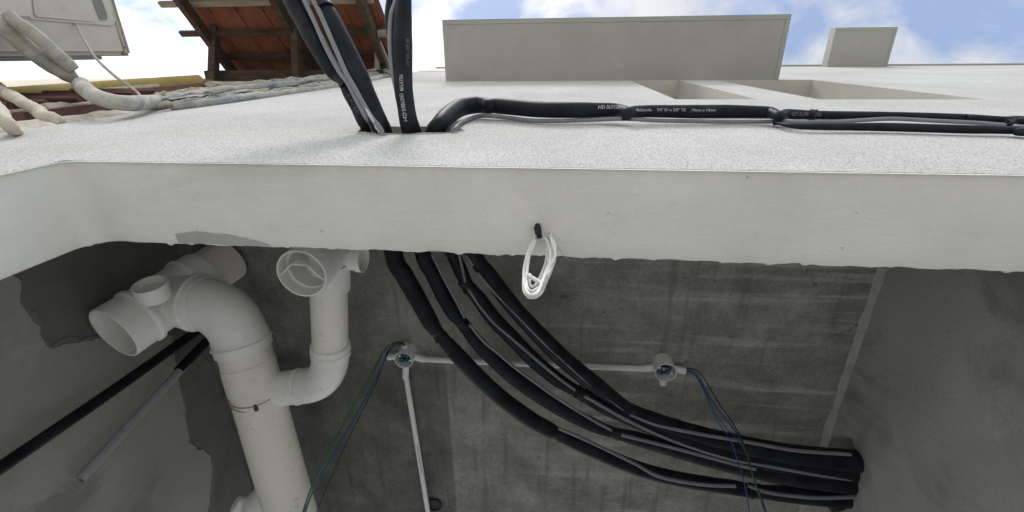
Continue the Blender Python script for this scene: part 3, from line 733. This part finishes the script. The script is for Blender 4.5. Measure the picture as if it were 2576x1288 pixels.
def wire(pts, mat, label, r=.0025):
    w = MB().tube(pts, r, 8, 8).build('electrical_wire', mat, None); tag(w, label, 'wire', 'electrical wires hanging from the junction boxes'); return w
def wp(rows): return [atz(u, v, z) for u, v, z in rows]
s1 = atz(1018, 872, ZC)
wire([s1 + Vector((0, .02, 0))] + wp([(1012, 863, 1.292), (992, 863, 1.27), (968, 880, 1.24), (937, 935, 1.19), (894, 1010, 1.12), (852, 1090, 1.04), (811, 1170, .97), (778, 1240, .92), (756, 1310, .88), (740, 1370, .85)]), M['green'], 'green wire hanging from the left junction box, leftmost of its wires')
wire([s1 + Vector((.004, .02, 0))] + wp([(1014, 866, 1.29), (995, 870, 1.27), (977, 888, 1.24), (952, 940, 1.19), (912, 1015, 1.12), (868, 1095, 1.04), (823, 1172, .97), (788, 1235, .92), (765, 1300, .88), (752, 1370, .85)]), M['blue'], 'blue wire hanging from the left junction box, alongside the green one')
wire([s1 + Vector((-.004, .02, 0))] + wp([(1014, 862, 1.293), (990, 862, 1.275), (966, 884, 1.24), (950, 918, 1.2), (927, 965, 1.15), (900, 1012, 1.1), (870, 1060, 1.05), (835, 1130, .99), (800, 1205, .93), (770, 1275, .88), (757, 1330, .85), (748, 1370, .84)]), M['green'], 'dark green wire hanging from the left junction box, beneath the blue one', .0019)
wire([s1 + Vector((.0, .02, .004))] + wp([(1010, 864, 1.29), (988, 868, 1.27), (973, 890, 1.24), (957, 935, 1.2), (938, 980, 1.16), (908, 1040, 1.1), (876, 1105, 1.04), (846, 1170, .98), (816, 1240, .92), (794, 1300, .88), (780, 1370, .85)]), M['black'], 'black wire hanging from the left junction box, rightmost of its wires', .0016)
s2 = atz(1715, 931, ZC)
wire([s2 - Vector((.02, 0, 0))] + wp([(1724, 928, 1.297), (1742, 928, 1.29), (1762, 940, 1.27), (1785, 975, 1.24), (1812, 1020, 1.2), (1842, 1062, 1.16), (1868, 1110, 1.1), (1886, 1170, 1.05), (1905, 1225, 1.0), (1928, 1288, .95), (1955, 1370, .9)]), M['black'], 'black wire arching from the right junction box, outermost of its wires', .0019)
wire([s2 - Vector((.02, 0, 0))] + wp([(1724, 933, 1.295), (1740, 934, 1.29), (1758, 948, 1.27), (1778, 985, 1.24), (1806, 1030, 1.2), (1850, 1085, 1.14), (1872, 1125, 1.1), (1889, 1180, 1.05), (1908, 1238, 1.0), (1925, 1288, .95), (1945, 1370, .9)]), M['blue'], 'blue wire from the right junction box running just under the black one')
wire([s2 - Vector((.02, 0, 0))] + wp([(1724, 935, 1.293), (1738, 937, 1.285), (1754, 952, 1.27), (1772, 985, 1.24), (1790, 1030, 1.2), (1815, 1075, 1.16), (1837, 1105, 1.12), (1856, 1160, 1.07), (1872, 1215, 1.02), (1885, 1288, .97), (1893, 1370, .92)]), M['blue'], 'innermost blue wire drooping from the right junction box', .0017)
wire([s2 - Vector((.02, 0, 0))] + wp([(1724, 934, 1.294), (1741, 939, 1.285), (1760, 958, 1.27), (1781, 998, 1.24), (1800, 1040, 1.2), (1822, 1072, 1.16), (1850, 1100, 1.12), (1880, 1145, 1.07), (1893, 1195, 1.02), (1915, 1262, .97), (1935, 1330, .93)]), M['green'], 'green wire from the right junction box between the two blue ones', .0016)
# wire ends curled inside the boxes
for cc_, cols in ((c1, ('green', 'blue', 'green')), (c2, ('blue', 'black'))):
    for k, cn in enumerate(cols):
        base = cc_ + Vector((0, 0, .015 + .006 * k)); q = []
        for j in range(14):
            a = j * .75 + k * 2; rr = .020 * (1 - .3 * math.sin(j * 1.7 + k))
            q.append(base + Vector((math.cos(a) * rr * .9, math.sin(a) * rr * .7, .008 * math.sin(j * 1.3))))
        w = MB().tube(q, .0024, 8, 5).build('electrical_wire', M[cn], None)
        tag(w, {'green': 'green wire curled up inside the left junction box', 'blue': 'blue wire curled up inside the left junction box', 'black': 'black wire curled up inside the right junction box'}[cn] if cc_ is c1 or cn == 'black' else 'blue wire curled up inside the right junction box', 'wire', 'wires curled inside the junction boxes')

# ---------------------------------------------------------------- white cable coil
top = atz(1356, 578, SOF)
coil = thing('cable_coil', top, 'coil of white cable hanging from a black taped plug on the pale soffit', 'cable')
yc = top.y
def cpnt(u, v, dy=0): return aty(u, v, yc + .012 + dy)
C1 = [(1357, 584, .0), (1366, 590, -.004), (1381, 584, -.006), (1388, 600, -.004), (1393, 640, .0), (1388, 675, .004), (1372, 712, .004), (1360, 738, .0), (1340, 748, -.003), (1320, 735, -.005), (1318, 700, -.003), (1326, 655, .0), (1340, 612, .004), (1358, 590, .004),
      (1372, 587, .0), (1381, 615, -.003), (1384, 650, -.006), (1370, 690, -.006), (1357, 720, -.005), (1338, 733, -.006), (1326, 722, -.008), (1325, 692, -.008), (1330, 650, -.005), (1338, 615, -.003), (1350, 597, -.004), (1372, 600, -.006), (1378, 620, .002), (1378, 650, .006), (1385, 668, .006), (1392, 635, .002), (1397, 628, -.008), (1394, 610, -.010), (1386, 602, -.010), (1397, 640, -.008), (1382, 672, -.011), (1366, 705, -.011), (1352, 738, -.010), (1330, 740, -.010), (1318, 712, -.006), (1321, 680, -.002), (1333, 640, .008), (1343, 600, .008), (1365, 588, .006), (1376, 612, .008), (1374, 655, .010), (1362, 690, .006), (1350, 714, .0), (1338, 722, -.004), (1332, 712, -.004), (1333, 690, -.006)]
rc = random.Random(11)
extra = []
for k in range(3):
    for (u, v, y) in ((1371, 588, .004), (1386, 604, -.004), (1391, 645, -.006), (1378, 690, -.004), (1356, 730, .0), (1334, 742, .002), (1319, 715, .004), (1323, 672, .006), (1337, 622, .006), (1353, 594, .006)):
        extra.append((u + rc.uniform(-4, 4), v + rc.uniform(-6, 6), y + rc.uniform(-.012, .012)))
C1 = C1[:2] + extra + C1[2:]
cps = [top + Vector((0, 0, .03))] + [cpnt(*q) for q in C1]
MB().tube(cps, .0023, 10, 7).build('cable', M['wirecoil'], coil)
ta, tb_ = cpnt(1362, 712, -.010), cpnt(1327, 692, -.014); tx = (tb_ - ta); Lt = tx.length
ce = MB().lathe(ta, tx, [(0, .0028), (Lt, .0028), (Lt, .0018), (Lt - .01, .0017)], 12).build('cable_end', M['wirecoil'], coil)
MB().lathe(ta, tx, [(Lt - .004, .0018), (Lt - .004, 0)], 12).build('bore', M['hollow'], ce)
pl = [atz(1353, 566, SOF + .002), atz(1353, 566, SOF + .002) + Vector((.0, .001, -.008)), top + Vector((.0, -.001, -.016)), top + Vector((.002, .002, -.026))]
MB().tube(pl, [.004, .0058, .0062, .004], 12, 6, wob=.25, wsc=120).build('tape_plug', M['tape'], coil)

# ---------------------------------------------------------------- old neighbour house
YW = .215
old = thing('house', (-3, .3, GROUND), 'old cream walled house left of the white facade with timber eave and terracotta tiles', 'house')
MB().box((-4.85, YW, GROUND), (XL - .004, .42, 4.02)).build('wall', M['cream'], old, smooth=False)
MB().box((-1.50, D + .012, GROUND), (XL - .002, YW + .01, 3.4)).build('joint_strip', M['mortar'], old, smooth=False)
MB().tube([(XL - .075 + .01 * noise.noise(Vector((k * .7, 0, 0))), D + .012, GROUND + k * .11) for k in range(36)], [.062 + .014 * noise.noise(Vector((k * .9, 3, 0))) for k in range(36)], 14, 6, flat=.35, ref=Vector((1, 0, 0)), wob=.35, wsc=24).build('mortar_fillet', M['mortar'], old)
MB().box((-1.78, .19, GROUND), (-1.53, YW + .012, 2.1)).build('cement_band', M['darkgrey'], old, smooth=False)
MB().box((-4.7, .196, 1.0), (-3.0, YW + .01, 3.9)).build('plaster_band', M['cream'], old, smooth=False, bevel=.004)
lo = MB(); lo.box((-2.36, .17, 1.0), (-2.30, YW + .01, 2.08)).box((-1.86, .17, 1.0), (-1.80, YW + .01, 2.08))
sh = lo.build('shutter', M['shutter'], old, smooth=False)
sl_ = MB()
for k in range(9):
    z = 1.05 + k * .12; sl_.box((-.22, -.055, -.008), (.22, .03, .008), mat=Matrix.Translation((-2.08, .195, z)) @ Matrix.Rotation(R_(35), 4, 'X'))
sl_.build('louvre', M['shutter'], sh, smooth=False)
for (x, w, y, z0, z1, m) in ((-1.735, .016, .168, 1.0, 2.2, 'mortar'), (-2.62, .03, .18, 1.2, 3.3, 'woodpale'), (-1.66, .02, .162, 1.25, 1.75, 'shutter'), (-1.79, .012, .166, 1.2, 1.7, 'cream'), (-2.42, .012, .165, 1.5, 2.6, 'cream'), (-2.3, .02, .172, 2.08, 3.0, 'shutter')):
    MB().box((x - w, y, z0), (x + w, YW + .011, z1)).build('batten_strip', M[m], old, smooth=False)
dbr = random.Random(5)
for k in range(16):
    z0 = 1.1 + k * .17; xx = dbr.choice((-1.62, -1.75, -1.9, -2.2, -2.36)) + dbr.uniform(-.05, .05)
    q = Vector((xx, .165 + dbr.uniform(0, .02), z0)); hh = dbr.uniform(.05, .22); ww = dbr.uniform(.008, .03)
    MB().tube([q, q + Vector((dbr.uniform(-.02, .02), .004, hh * .5)), q + Vector((dbr.uniform(-.03, .03), .01, hh))], [ww, ww * 1.2, ww * .7], 8, 4, flat=.5, wob=.7, wsc=30).build('loose_fragment', M[dbr.choice(('mortar', 'woodpale', 'cream', 'darkgrey', 'wood'))], old)
# pent roof
ra, rb = Vector((0, .16, 4.0)), Vector((0, -.62, 3.41)); rd = (rb - ra).normalized(); rn = Vector((0, -rd.z, rd.y)); rn = rn if rn.z > 0 else -rn
def rp(x, s, h=0): return Vector((x, 0, 0)) + ra + rd * s + rn * h
tl = MB(); tw = .225; x = -3.02; k = 0
rows_ = 5
for rix in range(rows_):
    s = -.15 + rix * .265
    for c in range(8):
        x0 = -3.02 + c * tw + (.0 if rix % 2 == 0 else .0); x1 = x0 + tw - .006
        if x0 > -1.42: continue
        x1 = min(x1, -1.385)
        dz = .004 * random.random(); lt, x1 = .010, x1 + .014
        a, b_, c_, d_ = rp(x0, s, .052 + dz), rp(x1, s, .052 + dz + lt), rp(x1, s + .30, .030 + dz + lt), rp(x0, s + .30, .030 + dz)
        up = rn * .008
        tl.add([a, b_, c_, d_, a + up, b_ + up, c_ + up, d_ + up], [(0, 1, 2, 3), (4, 7, 6, 5), (0, 4, 5, 1), (1, 5, 6, 2), (2, 6, 7, 3), (3, 7, 4, 0)])
        tl.bar(rp(x0 + .005, s + .02, .046), rp(x0 + .005, s + .28, .028), .012, .006, tuple(rn))
roof = tl.build('roof', M['tile'], old, smooth=False)
for i, xr in enumerate((-2.89, -2.13, -1.466)):
    MB().bar(rp(xr, -.20, -.045), rp(xr, .95, -.045), .05, .085, tuple(rn)).build('rafter', M['wood'], roof, smooth=False, bevel=.003)
for s, x0, x1, m in ((-.03, -3.0, -1.40, 'wood'), (.165, -3.0, -1.42, 'wood'), (.395, -3.16, -1.40, 'wood'), (.655, -3.14, -1.40, 'woodpale'), (.90, -3.1, -1.40, 'wood')):
    MB().bar(rp(x0, s, .012), rp(x1, s, .012), .045, .028, tuple(rn)).build('batten', M[m], roof, smooth=False, bevel=.002)
for (ua, va, ub, vb, xx, w, m) in ((536, 206, 541, 59, -2.86, .062, 'wood'), (747, 197, 743, 52, -2.10, .058, 'wood'), (949, 178, 949, 45, -1.50, .034, 'woodpale')):
    a, b = atx(ua, va, xx), atx(ub, vb, xx); a = a + (b - a).normalized() * -.03
    MB().bar(a, b, w, w, (1, 0, 0)).build('brace', M[m], roof, smooth=False, bevel=.003)
a, b = atx(949, 95, -1.46), atx(985, 182, -1.42); MB().bar(a, b, .03, .03, (1, 0, 0)).build('brace', M['woodpale'], roof, smooth=False)
q = rp(-1.43, .40, -.03); MB().lathe(q, (1, 0, 0), [(0, 0), (0, .03), (.09, .03), (.09, 0)], 12).build('purlin_end', M['woodpale'], roof)
MB().box((-3.0, .13, 3.72), (-1.40, YW, 3.80)).build('wall_plate', M['wood'], roof, smooth=False, bevel=.004)

# yellow downpipe on the old wall
yp = MB().tube([(-2.50, .168, 1.0), (-2.51, .166, 2.0), (-2.55, .168, 2.9), (-2.57, .17, 3.12)], .034, 16, 8, wob=.05, wsc=9).build('downpipe', M['yellow'])
tag(yp, 'yellow ochre painted pipe running up the cream old wall', 'pipe')

# ---------------------------------------------------------------- outdoor air conditioner
XA = -2.0
ac = thing('air_conditioner', (-2.42, -.17, 1.45), 'aged white outdoor air conditioner beside the timber eave, its side panel turned down', 'air conditioner')
MB().box((-2.86, -.335, 1.45), (XA, .0, 2.035)).build('casing', M['acpaint'], ac, bevel=.016)
MB().box((-2.865, -.338, 2.035), (XA + .004, .004, 2.06)).build('lid', M['acpaint'], ac, bevel=.012)
MB().box((-2.80, .0, 1.50), (XA - .02, .018, 1.94)).build('coil_guard', M['acgrey'], ac, bevel=.008)
def onpan(rows, dx): return [atx(u, v, XA + dx) for u, v in rows]
MB().prism(onpan([(74, 50), (276, 66), (286, 62), (289, 50), (284, 38), (268, -40), (40, -40), (60, 0), (66, 36)], .0005), (.005, 0, 0)).build('raised_panel', M['acpaint'], ac, smooth=False, bevel=.003)
MB().prism(onpan([(92, 44), (240, 56), (220, -40), (62, -40), (80, 0), (84, 36)], .0058), (.003, 0, 0)).build('inner_panel', M['acpaint'], ac, smooth=False, bevel=.002)
MB().prism(onpan([(225, -20), (252, -10), (262, 18), (269, 36), (268, 50), (250, 51), (237, 18)], .0057), (.0025, 0, 0)).build('handle_recess', M['acdark'], ac, smooth=False)
MB().prism([atx(u, v, XA + .055) for u, v in [(-80, -60), (76, -60), (82, 36), (84, 46), (60, 44), (-80, 32)]], (-.05, 0, 0)).build('valve_cover', M['acpaint'], ac, smooth=False, bevel=.005)
lq = atx(315, 119, XA + .0065); MB().lathe(lq, (1, 0, 0), [(-.004, .006), (0, .006), (.001, 0)], 12).build('screw', M['acdark'], ac)
MB().box((-2.10, -.30, 1.41), (-2.05, YW + .01, 1.45)).build('bracket', M['steel'], ac, smooth=False)
MB().box((-2.75, -.30, 1.41), (-2.70, YW + .01, 1.45)).build('bracket', M['steel'], ac, smooth=False)

# wrapped pipes from the air conditioner
def wtube(rows, wpx, label, n=16, mat='wrap'):
    pts = [p for p in rows]
    o = MB().tube(pts, [px(p, w) for p, w in zip(pts, wpx)], n, 8, wob=.09, wsc=40).build('wrapped_pipe', M[mat]); tag(o, label, 'pipe', 'taped refrigerant pipes'); return o
def tz(u, v): return atd(u, v, 1.53 + .15 * min(1, max(0, (v - 40) / 165)))
wtube([tz(-70, 5), tz(0, 54), tz(30, 84), tz(67, 119), tz(119, 156), tz(171, 188), tz(196, 205)], [22, 22, 21, 20, 20, 18, 10], 'lower of two taped pale pipes slanting from the air conditioner, ending in a bare core')
wtube([tz(20, 34), tz(36, 50), tz(67, 72), tz(100, 97), tz(134, 130), tz(168, 160), tz(186, 176)], [15, 15, 16, 16, 17, 16, 13], 'upper of two taped pale pipes slanting from the air conditioner')
def wy_(u, v, y): return aty(u, v, y)
wf = thing('wrapped_pipe', wy_(205, 214, .105), 'thick pale foam covered pipe sagging in a curve onto the old wall edge', 'pipe', 'taped refrigerant pipes')
fp = [wy_(203, 212, .103), wy_(216, 226, .107), wy_(240, 242, .114), (wy_(280, 255, .124)), wy_(320, 260, .132), wy_(362, 258, .14), wy_(400, 252, .148)]
MB().tube(fp, [px(p, w) for p, w in zip(fp, (18, 19, 19, 19, 19, 18, 14))], 18, 8, wob=.06, wsc=20).build('foam_sleeve', M['wrap'], wf)
cr_ = [wy_(185, 201, .101), wy_(203, 212, .102), wy_(212, 222, .105)]
MB().tube(cr_, px(cr_[0], 7), 12, 5).build('pipe_core', M['wirecoil'], wf)
MB().lathe(fp[0] + (fp[0] - fp[1]).normalized() * .001, fp[0] - fp[1], [(0, px(fp[0], 13)), (.002, px(fp[0], 13)), (.002, 0)], 16).build('foam_mouth', M['hollow'], wf)
# torn bundle climbing the joint between the two houses
bun = thing('pipe_bundle', wy_(420, 250, .15), 'torn and crumpled bundle of wrapped pipes climbing the joint between old wall and white facade', 'pipe')
rb_ = random.Random(3)
for rows, ws in (([(370, 256, .150), (450, 244, .155), (560, 230, .158), (700, 214, .16), (800, 203, .162), (880, 194, .163), (980, 183, .165)], (11, 9, 9, 8, 8, 7, 5)),
                 ([(380, 264, .155), (470, 254, .160), (600, 241, .162), (720, 225, .163), (850, 208, .165), (985, 186, .166)], (11, 11, 10, 9, 8, 5)),
                 ([(400, 247, .150), (500, 232, .152), (600, 221, .155), (720, 207, .156), (810, 196, .157), (870, 190, .158)], (7, 7, 6, 6, 6, 4)),
                 ([(430, 266, .160), (540, 256, .164), (650, 243, .167), (760, 228, .168), (880, 210, .168), (985, 190, .168)], (8, 9, 9, 9, 7, 4)),
                 ([(900, 188, .15), (935, 182, .15), (965, 180, .152), (990, 186, .16)], (6, 8, 9, 5))):
    pp = [aty(u, v, y) + Vector((0, .004 * rb_.uniform(-1, 1), 0)) for u, v, y in rows]
    MB().tube(pp, [px(p, w) for p, w in zip(pp, ws)], 14, 14, wob=.55, wsc=17).build('wrapped_pipe', M['wrap'], bun)
def ribbon(rows, w, amp, seed, m):
    pp = []
    dense, _ = catmull([aty(u, v, y) for u, v, y in rows], 16)
    for k, p in enumerate(dense):
        q = Vector((seed, k * .33, 0)); pp.append(p + Vector((amp * noise.noise(q), amp * .8 * noise.noise(q + Vector((5, 0, 0))), 0)))
    MB().tube(pp, [px(p, w * (1 + .5 * noise.noise(Vector((seed, k * .2, 3))))) for k, p in enumerate(pp)], 10, raw=True, flat=.35, ref=Vector((.6, -.8, 0)), wob=.5, wsc=40).build('torn_tape', M[m], bun)
ribbon([(375, 247, .14), (470, 231, .145), (590, 217, .148), (720, 203, .152), (860, 191, .155)], 6, .016, 1.3, 'wrapcream')
ribbon([(380, 255, .142), (480, 241, .147), (600, 229, .15), (740, 213, .153), (900, 193, .158)], 7, .014, 7.7, 'wrap')
ribbon([(400, 262, .15), (500, 252, .154), (640, 236, .158), (780, 219, .16), (930, 196, .163)], 7, .013, 12.1, 'wrapcream')
ribbon([(520, 246, .15), (640, 229, .153), (760, 213, .156), (880, 198, .16)], 5, .018, 21.9, 'wrapgrey')
ribbon([(385, 240, .138), (480, 227, .142), (610, 212, .146), (740, 200, .150), (870, 189, .153)], 6, .012, 41.7, 'wrapcream')
ribbon([(410, 256, .146), (520, 242, .149), (650, 226, .152), (790, 209, .156)], 4, .012, 52.9, 'wrapdark')
ribbon([(600, 236, .15), (700, 223, .153), (800, 211, .156), (900, 197, .16)], 4, .012, 63.1, 'wrapdark')
ribbon([(895, 190, .145), (930, 181, .143), (962, 180, .146), (990, 190, .158)], 6, .010, 31.3, 'wrapgrey')
# mortar-crusted bracket pipes at the far left
for rows, ws, lab in (([(-40, 196, .10), (0, 226, .115), (45, 250, .13), (95, 280, .15), (140, 306, .172), (165, 316, .21)], (14, 14, 14, 15, 17, 18), 'mortar crusted pipe slanting down onto the wall edge at the far left, the longer one'),
                      ([(-40, 235, .10), (-5, 275, .12), (15, 308, .14), (40, 332, .168), (60, 338, .22)], (16, 16, 15, 13, 12), 'mortar crusted pipe stub at the far left, the shorter one')):
    pp = [aty(u, v, y) for u, v, y in rows]
    o = MB().tube(pp, [px(p, w) for p, w in zip(pp, ws)], 14, 10, wob=.35, wsc=26).build('crusted_pipe', M['mortar']); tag(o, lab, 'pipe', 'mortar crusted pipes')
# cord tying the bundle to the unit
cd = [atx(190, 60, XA + .008)] + [atd(u, v, 1.82 - .45 * (v - 62) / 200) for u, v in ((203, 85), (222, 118), (246, 152), (290, 192), (330, 220), (352, 240), (362, 262))]
o = MB().tube(cd, [px(p, w) for p, w in zip(cd, (3, 3, 3.5, 3, 3.5, 3, 3.5, 5))], 8, 8, wob=.2, wsc=60).build('cord', M['cord']); tag(o, 'thin weathered cord running from the air conditioner down to the pipe bundle', 'cord')

# ---------------------------------------------------------------- light
SUN_EL, SUN_AZ = R_(52), R_(196)      # azimuth clockwise from +y
w = bpy.data.worlds.new('World'); sc.world = w; w.use_nodes = True
nt = w.node_tree; bg = nt.nodes['Background']
sky = nt.nodes.new('ShaderNodeTexSky'); sky.sky_type = 'NISHITA'; sky.sun_disc = False
sky.sun_elevation = SUN_EL; sky.sun_rotation = SUN_AZ; sky.air_density = 1.0; sky.dust_density = 0.4
tc = nt.nodes.new('ShaderNodeTexCoord')
def wn(scale, detail, dist, loc, sc_=(1, 1, 1)):
    mp_ = nt.nodes.new('ShaderNodeMapping'); mp_.inputs['Location'].default_value = loc; mp_.inputs['Scale'].default_value = sc_
    nt.links.new(tc.outputs['Generated'], mp_.inputs[0])
    n = nt.nodes.new('ShaderNodeTexNoise'); n.inputs['Scale'].default_value = scale; n.inputs['Detail'].default_value = detail; n.inputs['Roughness'].default_value = .56; n.inputs['Distortion'].default_value = dist
    nt.links.new(mp_.outputs[0], n.inputs['Vector']); return n.outputs['Fac']
def wm(op, a, b):
    n = nt.nodes.new('ShaderNodeMath'); n.operation = op; n.use_clamp = False
    for s, v in zip(n.inputs, (a, b)):
        if hasattr(v, 'is_linked'): nt.links.new(v, s)
        else: s.default_value = v
    return n.outputs[0]
sx = nt.nodes.new('ShaderNodeSeparateXYZ'); nt.links.new(tc.outputs['Generated'], sx.inputs[0])
base = wn(6.5, 10, .3, (5.1, 1.7, .4), (1, 1.2, 1))
bias = wm('MULTIPLY', sx.outputs[0], -.09)          # thicker cloud towards the left of the sky, where the sun stands
cov = wm('ADD', base, bias)
rmp = nt.nodes.new('ShaderNodeValToRGB'); rmp.color_ramp.elements[0].position = .38; rmp.color_ramp.elements[1].position = .60; rmp.color_ramp.elements[0].color = (.12, .12, .12, 1)
nt.links.new(cov, rmp.inputs[0])
mx_ = nt.nodes.new('ShaderNodeMix'); mx_.data_type = 'RGBA'
nt.links.new(rmp.outputs[0], mx_.inputs[0])
boost = nt.nodes.new('ShaderNodeMix'); boost.data_type = 'RGBA'; boost.blend_type = 'MULTIPLY'; boost.inputs[0].default_value = 1
nt.links.new(sky.outputs[0], boost.inputs[6]); boost.inputs[7].default_value = (2.0, 1.75, 1.6, 1)
nt.links.new(boost.outputs[2], mx_.inputs[6])
lum = wm('MINIMUM', wm('MAXIMUM', wm('ADD', wm('MULTIPLY', sx.outputs[0], -5.5), 6.5), 5.0), 12.0)   # cloud glows towards the veiled sun
cc2 = nt.nodes.new('ShaderNodeVectorMath'); cc2.operation = 'SCALE'; cc2.inputs[0].default_value = (.97, .985, 1.02); nt.links.new(lum, cc2.inputs['Scale'])
nt.links.new(cc2.outputs[0], mx_.inputs[7])
nt.links.new(mx_.outputs[2], bg.inputs['Color']); bg.inputs['Strength'].default_value = .10
sl_d = bpy.data.lights.new('sun', 'SUN'); sl_d.energy = 1.15; sl_d.angle = R_(14); sl_d.color = (1, .97, .92)
so_ = bpy.data.objects.new('sun', sl_d); COL.objects.link(so_)
dirv = Vector((math.sin(SUN_AZ) * math.cos(SUN_EL), math.cos(SUN_AZ) * math.cos(SUN_EL), math.sin(SUN_EL)))
so_.rotation_euler = dirv.to_track_quat('Z', 'Y').to_euler(); so_.location = dirv * 20

sc.view_settings.view_transform = 'Standard'; sc.view_settings.look = 'None'; sc.view_settings.exposure = 0.70; sc.view_settings.gamma = 1
sc.render.engine = 'CYCLES'
sc.cycles.max_bounces = 8; sc.cycles.diffuse_bounces = 5; sc.cycles.use_denoising = True
